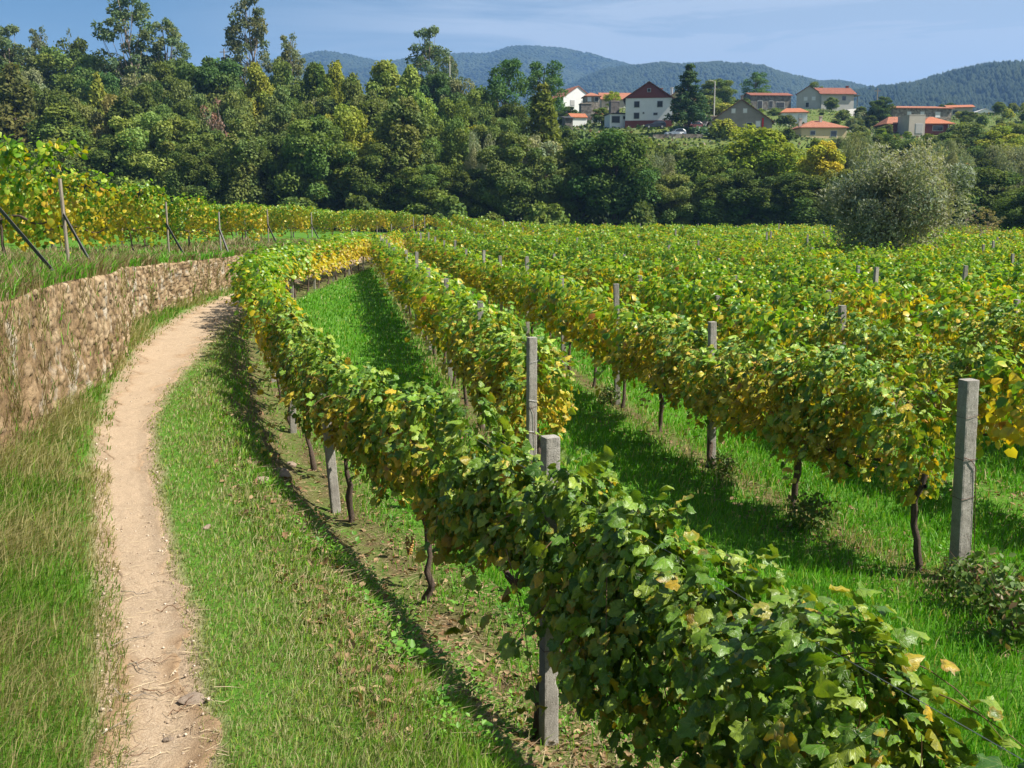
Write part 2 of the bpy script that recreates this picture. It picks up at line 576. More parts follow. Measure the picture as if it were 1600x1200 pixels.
def terrain(x, y):
    x, y = np.asarray(x, float), np.asarray(y, float)
    zp = ZP(y)
    xr = XR1(y)
    right = zp * smooth((xr - 0.05 - x) / 1.15)
    right = right + 0.05 * (fbm(x * 0.5, y * 0.5, 5, 3) - 0.5) + 0.03 * (vnoise(x * 2.3, y * 2.3, 9) - 0.5)
    right = right + 0.95 * smooth((y - 86) / 18.0) * smooth((6 - x) / 12.0) * (1 - smooth((y - 122) / 12.0))
    inpath = smooth(1.3 - np.abs(x - (XPL(y) + XPR(y)) / 2) / np.maximum((XPR(y) - XPL(y)) / 2, 0.1) * 0.9)
    right = right - 0.05 * inpath * (y < 70)
    xw = XW(y)
    left = ZT(y) + np.clip(0.035 * (xw - x), 0, 1.2) + 0.10 * (fbm(x * 0.6, y * 0.6, 7, 3) - 0.5)
    t = smooth((xw - 0.05 - x) / 0.25)
    z = right * (1 - t) + left * t
    edge = smooth((y - 118) / 20.0)
    return z * (1 - 0.0 * edge) + hill(x, y)

# ------------------------------------------------------------------ house sites shape the village slope
SITES = [(1013, 195, 200), (905, 168, 262), (966, 193, 201), (910, 192, 218), (965, 172, 245), (1066, 180, 236), (1157, 204, 208),
         (1105, 199, 214), (1199, 176, 285), (1290, 172, 285), (1241, 190, 246), (1287, 216, 202), (1440, 190, 262), (1440, 208, 232),
         (1502, 184, 300), (1538, 192, 310), (1562, 192, 318), (1590, 222, 205), (1060, 204, 192), (920, 205, 190), (1110, 212, 188)]
for u, v, Y in SITES:
    p = at_y(u, v, Y)
    base = float(hill(np.array([p[0]]), np.array([p[1]]))[0]) if not HC else None
_raw = []
for u, v, Y in SITES:
    p = at_y(u, v, Y)
    _raw.append((p[0], p[1] + 3.0, p[2] - float(hill(p[0], p[1] + 3.0))))
HC += _raw

# ------------------------------------------------------------------ ground
rng = np.random.default_rng(7)


def grid_mesh(X, Y, Z, flip=False):
    a, b = X.shape
    V = np.stack([X, Y, Z], 2).reshape(-1, 3)
    i = np.arange(a * b).reshape(a, b)
    F = np.stack([i[:-1, :-1], i[:-1, 1:], i[1:, 1:], i[1:, :-1]], 2).reshape(-1, 4)
    return V, (F[:, ::-1] if flip else F)


ys = np.concatenate([np.arange(-40, 0, 2.0), np.arange(0, 30, 0.16), 30 * np.power(130 / 30, np.linspace(0, 1, 150)), np.arange(132, 340, 2.0),
                     340 * np.power(9000 / 340, np.linspace(0.01, 1, 34))])
us = np.concatenate([-60 - 20 * (np.power(1.16, np.arange(36, 0, -1)) - 1), np.arange(-60, -4, 1.2), np.arange(-4, -0.5, 0.25), np.arange(-0.5, 0.4, 0.06),
                     np.arange(0.4, 11, 0.17), np.arange(11, 90, 1.0), 90 + 20 * (np.power(1.16, np.arange(0, 36)) - 1)])
UU, YY = np.meshgrid(us, ys)
# columns hug the wall close by and straighten out far away
XX = UU + XW(YY)
ZZ = terrain(XX, YY)
Vg, Fg = grid_mesh(XX, YY, ZZ)
pc = (XPL(Vg[:, 1]) + XPR(Vg[:, 1])) / 2
hw = np.maximum((XPR(Vg[:, 1]) - XPL(Vg[:, 1])) / 2, 0.1)
pathd = np.abs(Vg[:, 0] - pc) / hw
pathd = np.where(Vg[:, 1] > 110, 9, pathd)


def row_dist(x, y):
    d = np.abs(x - XR1(y))
    for k in range(2, 33):
        d = np.minimum(d, np.abs(x - x_row(k, y)))
    return d


def zone_of(x, y):
    """0 vineyard field, 1 verge by the path, 2 upper terrace, 3 wooded or village slope"""
    z = np.zeros(len(x))
    z = np.where(x < XR1(y) - 0.25, 1, z)
    z = np.where(x < XW(y), 2, z)
    z = np.where(y > 124, 3, z)
    return z


rowd = row_dist(Vg[:, 0], Vg[:, 1])
_lf = XR1(Vg[:, 1]) - Vg[:, 0]
rowd = np.where(_lf > 0, np.abs(_lf - 0.55) * 0.28, np.where((_lf > -0.8) & (Vg[:, 1] < 16), -_lf * 0.4, rowd))
rowd = np.where((Vg[:, 0] < XR1(Vg[:, 1]) - 1.6) | (Vg[:, 1] > 124), 9, rowd)
zone = zone_of(Vg[:, 0], Vg[:, 1])


def mat_ground():
    m, n, l, o = new_mat("ground_soil_and_turf")
    p = n.new("ShaderNodeBsdfPrincipled"); p.inputs['Roughness'].default_value = 0.95
    p.inputs['Specular IOR Level'].default_value = 0.1
    tc = n.new("ShaderNodeTexCoord"); co = tc.outputs['Object']

    def attr(nm):
        a = n.new("ShaderNodeAttribute"); a.attribute_name = nm
        return a.outputs['Fac']
    n1 = noise_node(n, l, 2.2, 6, co, 0.7)
    n2 = noise_node(n, l, 22.0, 5, co, 0.75)
    turf = ramp(n, l, n2.outputs['Fac'], [(0.3, (0.04, 0.10, 0.010)), (0.55, (0.08, 0.19, 0.018)), (0.75, (0.14, 0.20, 0.04))])
    soil = ramp(n, l, n2.outputs['Fac'], [(0.28, (0.05, 0.030, 0.018)), (0.5, (0.115, 0.072, 0.042)), (0.72, (0.20, 0.135, 0.08))])
    dirt = ramp(n, l, n2.outputs['Fac'], [(0.28, (0.22, 0.16, 0.10)), (0.6, (0.36, 0.27, 0.18))])
    slope = ramp(n, l, n1.outputs['Fac'], [(0.3, (0.05, 0.085, 0.018)), (0.5, (0.10, 0.14, 0.03)), (0.66, (0.15, 0.13, 0.06)), (0.8, (0.20, 0.14, 0.09))])

    def math_(op, a, b):
        q = n.new("ShaderNodeMath"); q.operation = op; q.use_clamp = (op == 'MULTIPLY')
        for k, s in enumerate((a, b)):
            if isinstance(s, (int, float)): q.inputs[k].default_value = s
            else: l.new(s, q.inputs[k])
        return q.outputs[0]

    def mixc(f, a, b):
        q = n.new("ShaderNodeMixRGB"); l.new(f, q.inputs['Fac']); l.new(a, q.inputs['Color1']); l.new(b, q.inputs['Color2'])
        return q.outputs['Color']
    rd = math_('ADD', attr('rowd'), math_('MULTIPLY', math_('SUBTRACT', n1.outputs['Fac'], 0.5), 1.0))
    rd2 = n.new("ShaderNodeMapRange"); rd2.inputs['From Min'].default_value = 0.34; rd2.inputs['From Max'].default_value = -0.02
    l.new(rd, rd2.inputs['Value'])
    c = mixc(rd2.outputs['Result'], turf.outputs['Color'], soil.outputs['Color'])
    pd = math_('ADD', attr('pathd'), math_('SUBTRACT', n1.outputs['Fac'], 0.5))
    pd2 = n.new("ShaderNodeMapRange"); pd2.inputs['From Min'].default_value = 1.45; pd2.inputs['From Max'].default_value = 1.0
    l.new(pd, pd2.inputs['Value'])
    c = mixc(pd2.outputs['Result'], c, dirt.outputs['Color'])
    z3 = n.new("ShaderNodeMapRange"); z3.inputs['From Min'].default_value = 2.4; z3.inputs['From Max'].default_value = 2.9
    l.new(attr('zone'), z3.inputs['Value'])
    c = mixc(z3.outputs['Result'], c, slope.outputs['Color'])
    l.new(c, p.inputs['Base Color'])
    b = n.new("ShaderNodeBump"); b.inputs['Strength'].default_value = 0.8; b.inputs['Distance'].default_value = 0.04
    l.new(n2.outputs['Fac'], b.inputs['Height']); l.new(b.outputs['Normal'], p.inputs['Normal'])
    l.new(p.outputs[0], o.inputs['Surface'])
    return m


M['ground'] = mat_ground()
g = link("ground", tri_mesh("ground", Vg, Fg, M['ground'], smooth_sh=True, extra={'rowd': rowd, 'pathd': pathd, 'zone': zone}))
tag(g, "earth and turf of the vineyard, its terrace and the slopes beyond", "ground", kind="structure")

# ------------------------------------------------------------------ dirt path
py = np.concatenate([np.arange(-3, 22, 0.05), np.arange(22, 62, 0.12)])
tt = np.linspace(-1, 1, 33)
TT, PY = np.meshgrid(tt, py)
pl_ = XPL(PY) + 0.22 * (fbm(PY * 1.9, PY * 0 + 3, 21, 4) - 0.5) * (1 + PY / 10)
pr_ = XPR(PY) + 0.30 * (fbm(PY * 1.7, PY * 0 + 8, 31, 4) - 0.5) * (1 + PY / 10)
PX = (pl_ + pr_) / 2 + TT * (pr_ - pl_) / 2 * 1.05
PZ = terrain(PX, PY) + 0.012 - 0.05 * smooth((np.abs(TT) - 0.72) / 0.28) + 0.022 * (fbm(PX * 5, PY * 5, 41, 4) - 0.5) + 0.012 * (vnoise(PX * 22, PY * 22, 43) - 0.5)
Vp, Fp = grid_mesh(PX, PY, PZ)
worn = smooth((Vp[:, 1] - 3.0) / 5.5) * 0.45 - 0.35 + smooth(1.0 - np.abs(TT.ravel()) * 0.9 + 0.5 * (fbm(Vp[:, 0] * 1.5, Vp[:, 1] * 0.8, 51, 4) - 0.5))


def mat_path():
    m, n, l, o = new_mat("trodden_dirt")
    p = n.new("ShaderNodeBsdfPrincipled"); p.inputs['Roughness'].default_value = 0.97; p.inputs['Specular IOR Level'].default_value = 0.1
    tc = n.new("ShaderNodeTexCoord"); co = tc.outputs['Object']
    a = n.new("ShaderNodeAttribute"); a.attribute_name = "worn"
    n1 = noise_node(n, l, 9.0, 8, co, 0.75)
    n2 = noise_node(n, l, 75.0, 4, co, 0.8)
    n3 = noise_node(n, l, 1.6, 4, co, 0.6)
    fine = ramp(n, l, n2.outputs['Fac'], [(0.25, (0.20, 0.138, 0.083)), (0.5, (0.355, 0.266, 0.178)), (0.75, (0.50, 0.395, 0.28))])
    dark = ramp(n, l, n1.outputs['Fac'], [(0.3, (0.18, 0.115, 0.065)), (0.7, (0.37, 0.255, 0.15))])
    f = n.new("ShaderNodeMath"); f.operation = 'MULTIPLY_ADD'
    l.new(n3.outputs['Fac'], f.inputs[0]); f.inputs[1].default_value = 0.7
    l.new(a.outputs['Fac'], f.inputs[2])
    mr_ = n.new("ShaderNodeMapRange"); mr_.inputs['From Min'].default_value = 0.35; mr_.inputs['From Max'].default_value = 1.0
    l.new(f.outputs[0], mr_.inputs['Value'])
    q = n.new("ShaderNodeMixRGB"); l.new(mr_.outputs['Result'], q.inputs['Fac'])
    l.new(dark.outputs['Color'], q.inputs['Color1']); l.new(fine.outputs['Color'], q.inputs['Color2'])
    l.new(q.outputs['Color'], p.inputs['Base Color'])
    ad = n.new("ShaderNodeMath"); l.new(n1.outputs['Fac'], ad.inputs[0]); l.new(n2.outputs['Fac'], ad.inputs[1])
    b = n.new("ShaderNodeBump"); b.inputs['Strength'].default_value = 0.8; b.inputs['Distance'].default_value = 0.015
    l.new(ad.outputs[0], b.inputs['Height']); l.new(b.outputs['Normal'], p.inputs['Normal'])
    l.new(p.outputs[0], o.inputs['Surface'])
    return m


pa = link("dirt_path", tri_mesh("dirt_path", Vp, Fp, mat_path(), smooth_sh=True, extra={'worn': worn}))
tag(pa, "pale trodden dirt footpath bending right between stone wall and vines", "path", kind="structure")

# ------------------------------------------------------------------ stone retaining wall
wy = np.concatenate([np.arange(2, 30, 0.035), np.arange(30, 100, 0.11)])
wx = XW(wy)
seg = np.sqrt(np.diff(wx) ** 2 + np.diff(wy) ** 2)
ws = np.concatenate([[0], np.cumsum(seg)])
tan = unit(np.stack([np.gradient(wx), np.gradient(wy)], 1))
nrm = np.stack([tan[:, 1], -tan[:, 0]], 1)             # towards the path
nz_f, n_top = 64, 12
tz = np.linspace(0, 1, nz_f)
rows_f = []
S2, TZ = np.meshgrid(ws, tz, indexing='ij')
zb = terrain(wx + nrm[:, 0] * 0.35, wy + nrm[:, 1] * 0.35) - 0.15
zt_ = ZT(wy) + 0.05 + 0.12 * (fbm(ws * 0.9, ws * 0, 61, 3) - 0.5)
ZW = zb[:, None] + (zt_ - zb)[:, None] * TZ


def stones(s, z, seed=0):
    """rubble masonry: distance to the joint and the id of each stone"""
    k = 5.4
    x, y = s * k * 0.70, z * k * 1.35
    i, j = np.floor(x), np.floor(y)
    d1 = np.full(x.shape, 9.0); d2 = np.full(x.shape, 9.0); idv = np.zeros(x.shape)
    for di in (-1, 0, 1):
        for dj in (-1, 0, 1):
            a, b = i + di, j + dj
            px, pyy = a + 0.1 + 0.8 * hash2(a, b, seed), b + 0.1 + 0.8 * hash2(a, b, seed + 1)
            d = np.sqrt((x - px) ** 2 + (y - pyy) ** 2)
            h = hash2(a, b, seed + 2)
            nearer = d < d1
            d2 = np.where(nearer, d1, np.minimum(d2, d))
            idv = np.where(nearer, h, idv)
            d1 = np.where(nearer, d, d1)
    return d2 - d1, idv


je, sid = stones(S2 + 0.15 * fbm(S2 * 3, ZW * 3, 71, 2), ZW + 0.1 * fbm(S2 * 3 + 9, ZW * 3, 73, 2), 3)
relief = 0.058 * smooth(je / 0.13) * (0.3 + 0.9 * sid) + 0.065 * (fbm(S2 * 8, ZW * 7, 81, 5) - 0.5) + 0.14 * (fbm(S2 * 0.7, ZW * 1.2, 83, 3) - 0.5)
earthy = smooth((14.5 - wy) / 6.0)[:, None] * 0.75 + 0.25 * smooth((fbm(S2 * 0.5, ZW * 0.8, 91, 3) - 0.55) * 6)
relief = relief * (1 - 0.45 * earthy) + 0.17 * earthy * (fbm(S2 * 2.8, ZW * 1.6, 85, 5) - 0.5)
batter = 0.10 * (1 - TZ)
off = relief + batter + 0.10 - 0.12 * smooth((TZ - 0.93) / 0.07)
Vw1 = np.stack([wx[:, None] + nrm[:, None, 0] * off, wy[:, None] + nrm[:, None, 1] * off, ZW], 2)
c_st = np.array([0.265, 0.180, 0.098]); c_dk = np.array([0.135, 0.090, 0.048]); c_lt = np.array([0.38, 0.285, 0.175]); c_jt = np.array([0.040, 0.027, 0.016])
cw = c_dk + (c_st - c_dk) * smooth(sid * 2)[..., None] + (c_lt - c_st) * smooth(sid * 2 - 1)[..., None]
cw = c_jt + (cw - c_jt) * smooth(je / 0.20)[..., None]
c_earth = np.array([0.25, 0.162, 0.085]) * (0.7 + 0.6 * fbm(S2 * 6, ZW * 6, 95, 4))[..., None]
cw = cw + (c_earth - cw) * (0.8 * earthy)[..., None]
lich = smooth((fbm(S2 * 3, ZW * 3, 97, 4) - 0.62) * 9)[..., None]
cw = cw + (np.array([0.47, 0.44, 0.37]) - cw) * lich * 0.5
tp = np.linspace(0.0, -0.55, n_top)[1:]
TP = np.broadcast_to(tp, (len(wy), n_top - 1))
offt = off[:, -1:] * (1 - np.linspace(0, 1, n_top)[1:]) + TP
ZT2 = zt_[:, None] + 0.05 * (fbm(ws[:, None] * 4, TP * 6, 99, 3) - 0.5) - 0.18 * smooth((-TP - 0.3) / 0.25)
Vw2 = np.stack([wx[:, None] + nrm[:, None, 0] * offt, wy[:, None] + nrm[:, None, 1] * offt, ZT2], 2)
Vw = np.concatenate([Vw1, Vw2], 1)
cw2 = np.broadcast_to(np.array([0.15, 0.11, 0.065]), Vw2.shape)
Cw = np.concatenate([cw, cw2], 1)
ii = np.arange(Vw.shape[0] * Vw.shape[1]).reshape(Vw.shape[:2])
Fw = np.stack([ii[:-1, :-1], ii[1:, :-1], ii[1:, 1:], ii[:-1, 1:]], 2).reshape(-1, 4)
M['stone_wall'] = mat_attr("rubble_stone", 0.95, 0.15, 24.0, 0.4, 0.9, 45.0, 0.02)
w_o = link("stone_wall", tri_mesh("stone_wall", Vw.reshape(-1, 3), Fw, M['stone_wall'], col=Cw.reshape(-1, 3), smooth_sh=False))
tag(w_o, "long tan rubble stone retaining wall curving along the left of the path", "wall")

# ------------------------------------------------------------------ grasses, weeds and litter
def polar_points(n, r0, r1, a0, a1, power=1.0):
    """density falls off with distance: r sampled so that density ~ 1/r**(1+power)"""
    t = rng.random(n)
    if abs(power - 1) < 1e-3: r = r0 * (r1 / r0) ** t
    else: r = (r0 ** (1 - power) + t * (r1 ** (1 - power) - r0 ** (1 - power))) ** (1 / (1 - power))
    a = a0 + (a1 - a0) * rng.random(n)
    return r * np.sin(a), r * np.cos(a), r


def blades(x, y, r, hgt, lean, wid, col, tipcol=None, seg=2, z=None):
    n = len(x)
    z = terrain(x, y) - 0.01 if z is None else z
    az = rng.random(n) * 2 * np.pi
    d = np.stack([np.cos(az), np.sin(az)], 1) * (0.25 + 0.55 * rng.random(n))[:, None]
    d[:, 0] += lean[0]; d[:, 1] += lean[1]
    fa = rng.random(n) * np.pi
    side = np.stack([np.cos(fa), np.sin(fa), 0 * fa], 1) * (wid / 2)[:, None]
    base = np.stack([x, y, z], 1)
    mid = base + np.stack([d[:, 0] * hgt * 0.25, d[:, 1] * hgt * 0.25, hgt * 0.55], 1)
    tip = base + np.stack([d[:, 0] * hgt * 0.8, d[:, 1] * hgt * 0.8, hgt * (1 - 0.25 * np.hypot(d[:, 0], d[:, 1]))], 1)
    tc_ = col if tipcol is None else tipcol
    if seg == 2:
        V = np.stack([base - side, base + side, mid - side * 0.75, mid + side * 0.75, tip], 1)
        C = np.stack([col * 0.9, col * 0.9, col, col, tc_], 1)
        f = np.array([[0, 1, 3], [0, 3, 2], [2, 3, 4]])
    else:
        V = np.stack([base - side, base + side, tip], 1)
        C = np.stack([col, col, tc_], 1)
        f = np.array([[0, 1, 2]])
    F = f[None] + (np.arange(n) * V.shape[1])[:, None, None]
    return V.reshape(-1, 3), F.reshape(-1, 3), C.reshape(-1, 3)


def in_path(x, y, k=1.0):
    c = (XPL(y) + XPR(y)) / 2; h = np.maximum((XPR(y) - XPL(y)) / 2, 0.1)
    return (np.abs(x - c) < h * k) & (y < 62)


def mixcol(a, b, t): return a + (b - a) * t[:, None]


LUSH1, LUSH2 = np.array([0.060, 0.215, 0.006]), np.array([0.150, 0.38, 0.016])
YEL = np.array([0.28, 0.36, 0.04])
DRY1, DRY2 = np.array([0.40, 0.33, 0.16]), np.array([0.26, 0.27, 0.10])
AN0, AN1 = R(-33), R(33)

# lush grass between the vine rows
gx, gy, gr = polar_points(420000, 4.6, 75, R(-20), R(46), 1.15)
keep = (gx > XR1(gy) + 0.15) & (gy > 1)
rd = row_dist(gx, gy)
den = np.clip((rd + 0.45 * (fbm(gx * 0.9 + 4, gy * 0.9, 107, 3) - 0.42)) / 0.30, 0.16, 1) * np.clip(0.5 + 1.2 * (fbm(gx * 0.7, gy * 0.7, 101, 3) - 0.25), 0.25, 1)
den = den * np.where((np.abs(gx - XR1(gy)) < 0.75) & (gy < 30), 0.22, 1.0)
keep &= rng.random(len(gx)) < den
gx, gy, gr, rd = gx[keep], gy[keep], gr[keep], rd[keep]
t = np.clip(rng.random(len(gx)) * 0.6 + 0.7 * (fbm(gx * 0.35, gy * 0.35, 103, 3) - 0.3), 0, 1)
c = mixcol(LUSH1, LUSH2, t)
c = mixcol(c, YEL, (rng.random(len(gx)) < 0.10) * 0.8)
c = mixcol(c, DRY1, (rng.random(len(gx)) < np.clip(0.5 - rd, 0.03, 0.4)) * 0.9)
hg = (0.05 + 0.10 * rng.random(len(gx))) * (0.8 + 0.5 * fbm(gx * 0.8, gy * 0.8, 105, 2))
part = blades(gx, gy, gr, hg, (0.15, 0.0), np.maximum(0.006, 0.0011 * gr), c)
me = tri_mesh("lane_grass", *part[:2], M['grass'], col=part[2])
tag(link("lane_grass", me), "short bright green grass in the lanes between the vine rows", "grass", kind="stuff")

# verge right of the path: dry near the path, lush towards the vines
gx, gy, gr = polar_points(330000, 3.0, 45, R(-28), R(14), 1.25)
keep = (gx < XR1(gy) + 0.5) & (gx > XPR(gy) - 0.16) & ~in_path(gx, gy, 0.80)
rel = np.clip((gx - XPR(gy)) / np.maximum(XR1(gy) - XPR(gy), 0.3), 0, 1)
soilp = smooth((rel - 0.60) / 0.14) * np.clip(1.08 + 1.5 * (fbm(gx * 1.3, gy * 1.3, 111, 3) - 0.5), 0.3, 1.08)
bare = smooth((fbm(gx * 1.3 + 5, gy * 1.3, 115, 4) - 0.49) * 9) * smooth((rel - 0.35) / 0.2) * 0.8
keep &= rng.random(len(gx)) > np.maximum(soilp * 0.93, bare)
gx, gy, gr, rel = gx[keep], gy[keep], gr[keep], rel[keep]
t = np.clip(rng.random(len(gx)) * 0.7 + 0.5 * (fbm(gx * 0.6, gy * 0.6, 113, 3) - 0.3), 0, 1)
c = mixcol(LUSH1, LUSH2, t) * np.array([1.2, 1.0, 1.1])
c = mixcol(c, np.array([0.15, 0.215, 0.055]), np.clip(0.75 - 1.3 * rel, 0, 0.75))
dryp = np.clip(1.12 - rel * 1.8 + 1.0 * (fbm(gx * 0.9, gy * 0.9, 117, 3) - 0.5), 0.06, 0.85)
isd = rng.random(len(gx)) < dryp
c = np.where(isd[:, None], mixcol(DRY1 * np.array([0.85, 0.95, 0.95]), DRY2, rng.random(len(gx))), c)
c = mixcol(c, YEL, (rng.random(len(gx)) < 0.15) * 0.8)
hg = (0.03 + 0.08 * rng.random(len(gx)) ** 1.5) * np.clip(0.45 + 1.6 * rel + 0.5 * (fbm(gx * 1.1, gy * 1.1, 119, 2) - 0.5), 0.4, 1.25)
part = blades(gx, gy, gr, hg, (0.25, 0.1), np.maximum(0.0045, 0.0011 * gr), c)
me = tri_mesh("verge_grass", *part[:2], M['grass'], col=part[2])
tag(link("verge_grass", me), "mixed dry and green grass verge between the path and the nearest vine row", "grass", kind="stuff")

# tall wind-swept grass left of the path, up to the foot of the wall
gx, gy, gr = polar_points(400000, 2.6, 60, R(-36), R(-6), 1.1)
keep = (gx > XW(gy) - 0.0) & (gx < XPL(gy) + 0.13) & (gy < 62)
gx, gy, gr = gx[keep], gy[keep], gr[keep]
rel = np.clip((XPL(gy) - gx) / np.maximum(XPL(gy) - XW(gy), 0.3), 0, 1)
den = np.clip(0.25 + 1.3 * rel + 0.9 * (fbm(gx * 2, gy * 1.2, 127, 3) - 0.5), 0.03, 1)
keep = rng.random(len(gx)) < den
gx, gy, gr, rel = gx[keep], gy[keep], gr[keep], rel[keep]
nf = fbm(gx * 0.8, gy * 0.8, 121, 4)
t = rng.random(len(gx))
c = mixcol(np.array([0.07, 0.18, 0.012]), np.array([0.18, 0.34, 0.03]), t)
isd = rng.random(len(gx)) < np.clip(0.70 + 2.6 * (nf - 0.5), 0.15, 0.94)
c = np.where(isd[:, None], mixcol(DRY1 * 1.05, DRY2, rng.random(len(gx))), c)
hg = (0.08 + 0.30 * rng.random(len(gx)) ** 1.5) * np.clip(0.35 + 1.1 * rel, 0.35, 1.25) * (0.7 + 0.6 * nf)
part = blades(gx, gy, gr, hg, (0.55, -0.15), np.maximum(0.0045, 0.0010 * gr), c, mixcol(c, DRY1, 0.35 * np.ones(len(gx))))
me = tri_mesh("tall_bank_grass", *part[:2], M['grass'], col=part[2])
tag(link("tall_bank_grass", me), "long wind-swept green and straw grass between the path and the stone wall", "grass", kind="stuff")

# dry weeds on and along the wall, grass on the terrace edge
parts = []
n = 80000
gy = 4 + 60 * rng.random(n) ** 1.8
gx = XW(gy) - rng.random(n) ** 1.8 * 5.0 + 0.12
gr = np.hypot(gx, gy)
z_edge = np.maximum(terrain(gx, gy), np.where(gx > XW(gy) - 0.5, ZT(gy) - 0.02, -9))
nf = fbm(gx * 0.7, gy * 0.7, 131, 3)
isd = rng.random(n) < np.clip(0.62 + 2.0 * (nf - 0.5), 0.1, 0.92)
c = np.where(isd[:, None], mixcol(DRY1 * 0.85, np.array([0.17, 0.12, 0.06]), rng.random(n)), mixcol(LUSH1 * 1.1, LUSH2, rng.random(n)))
hg = (0.10 + 0.30 * rng.random(n) ** 2) * (0.5 + nf)
parts.append(blades(gx, gy, gr, hg, (0.25, 0), np.maximum(0.006, 0.0011 * gr), c, z=z_edge))
# wisps growing out of the face of the wall and hanging over its top
n = 52000
gy = 5 + 36 * rng.random(n) ** 1.6
up = rng.random(n)
cl = fbm(gy * 3.1, up * 2.5, 133, 4)
keep = rng.random(n) < np.clip(((cl - 0.60) * 5).clip(0) * (0.4 + 1.2 * (up < 0.35)) + 0.55 * smooth((15 - gy) / 5) * np.clip((cl - 0.33) * 4, 0, 1), 0.01, 1)
gy, up = gy[keep], up[keep]
n = len(gy)
gx = XW(gy) + 0.22 + 0.05 * rng.random(n)
zz = terrain(gx + 0.2, gy); zz = zz + (ZT(gy) - zz) * up
isd = rng.random(n) < 0.90
c = np.where(isd[:, None], mixcol(DRY1 * 0.8, np.array([0.20, 0.14, 0.07]), rng.random(n)), mixcol(LUSH1, LUSH2, rng.random(n)))
gr = np.hypot(gx, gy)
parts.append(blades(gx, gy, gr, 0.06 + 0.26 * rng.random(n) ** 2.5, (0.18, -0.1), np.maximum(0.004, 0.0008 * gr), c, z=zz))
V_, F_, C_ = join(parts)
tag(link("wall_grass", tri_mesh("wall_grass", V_, F_, M['grass'], col=C_)), "dry straw weeds growing on top of and out of the stone wall", "weeds", kind="stuff")

# broad-leaved weeds on the bank and along the feet of the rows
leafw = np.array([[0, 0, 0], [-0.32, 0.4, 0.06], [0, 0.5, -0.03], [0.32, 0.4, 0.06], [-0.2, 0.8, 0.02], [0.2, 0.8, 0.02], [0, 1.0, -0.08]])
leafwf = np.array([[0, 2, 1], [0, 3, 2], [1, 2, 4], [2, 3, 5], [4, 2, 6], [2, 5, 6]])
wx1, wy1, _ = polar_points(9000, 4.5, 26, R(-24), R(20), 1.2)
relw = (wx1 - XR1(wy1))
k1 = (relw > -1.15) & (relw < 0.9) & ((relw < -0.15) | (wy1 > 13) | (rng.random(len(relw)) < 0.25))
wx2, wy2, _ = polar_points(3600, 6, 34, R(-16), R(32), 1.1)
k2 = (row_dist(wx2, wy2) < 0.8) & (wx2 > XR1(wy2) + 0.4)
wx_ = np.concatenate([wx1[k1], wx2[k2]]); wy_ = np.concatenate([wy1[k1], wy2[k2]])
kk = rng.random(len(wx_)) < np.clip(2.6 * fbm(wx_ * 1.6, wy_ * 1.6, 141, 3) - 1.0, 0, 0.5)
wx_, wy_ = wx_[kk], wy_[kk]
k = 9
P = np.repeat(np.stack([wx_, wy_, terrain(wx_, wy_)], 1), k, 0)
az = rng.random(len(P)) * 2 * np.pi
rise = rng.random(len(P))
D = np.stack([np.cos(az), np.sin(az), 0.1 + 0.9 * rise], 1)
Nn = np.stack([-np.cos(az) * 0.5, -np.sin(az) * 0.5, np.ones(len(P))], 1) + 0.3 * rng.standard_normal((len(P), 3))
P = P + np.stack([np.cos(az) * 0.05 * rng.random(len(P)), np.sin(az) * 0.05 * rng.random(len(P)), 0.01 + 0.11 * rng.random(len(P))], 1)
szw = np.repeat(0.020 + 0.034 * rng.random(len(wx_)) ** 2.5, k) * (0.7 + 0.6 * rng.random(len(P)))
V_, F_ = scatter(leafw, leafwf, P, Nn, D, szw)
cc = mixcol(np.array([0.05, 0.16, 0.012]), np.array([0.15, 0.32, 0.03]), np.repeat(rng.random(len(wx_)), k))
me = tri_mesh("bank_weeds", V_, F_, M['grass'], col=np.repeat(cc, len(leafw), 0))
tag(link("bank_weeds", me), "low broad-leaved green weeds on the soil at the feet of the vine rows", "weeds", kind="stuff")

# brown leaf litter and straw on the bare soil
lx, ly, _ = polar_points(26000, 4.5, 30, R(-22), R(32), 1.3)
kk = (row_dist(lx, ly) < 0.75) | ((lx < XR1(ly)) & (lx > XR1(ly) - 1.5))
kk &= (lx > XR1(ly) - 1.5)
lx, ly = lx[kk], ly[kk]
P = np.stack([lx, ly, terrain(lx, ly) + 0.012], 1)
Nn = np.array([0, 0, 1.0]) + 0.45 * rng.standard_normal((len(P), 3))
V_, F_ = scatter(leafw * np.array([0.8, 1, 1.6]), leafwf, P, Nn, rng.standard_normal((len(P), 3)), 0.03 + 0.06 * rng.random(len(P)) ** 2)
cc = mixcol(np.array([0.16, 0.085, 0.04]), np.array([0.33, 0.24, 0.13]), rng.random(len(P)))
parts = [(V_, F_, np.repeat(cc, len(leafw), 0))]
n = len(lx)
sx, sy = lx + 0.1 * rng.standard_normal(n), ly + 0.1 * rng.standard_normal(n)
a_ = rng.random(n) * 6.28
P0 = np.stack([sx, sy, terrain(sx, sy) + 0.008], 1)
dv = np.stack([np.cos(a_), np.sin(a_), 0.15 * rng.random(n)], 1) * (0.06 + 0.16 * rng.random(n))[:, None]
sd = np.stack([-np.sin(a_), np.cos(a_), 0.3 + 0 * a_], 1) * 0.003
V_ = np.stack([P0 - sd, P0 + sd, P0 + dv], 1).reshape(-1, 3)
parts.append((V_, np.arange(3 * n).reshape(-1, 3), np.repeat(mixcol(np.array([0.16, 0.11, 0.07]), np.array([0.42, 0.33, 0.2]), rng.random(n)), 3, 0)))
V_, F_, C_ = join(parts)
tag(link("leaf_litter", tri_mesh("leaf_litter", V_, F_, M['litter'], col=C_)), "brown fallen leaves and straw on the bare soil along the vine rows", "litter", kind="stuff")

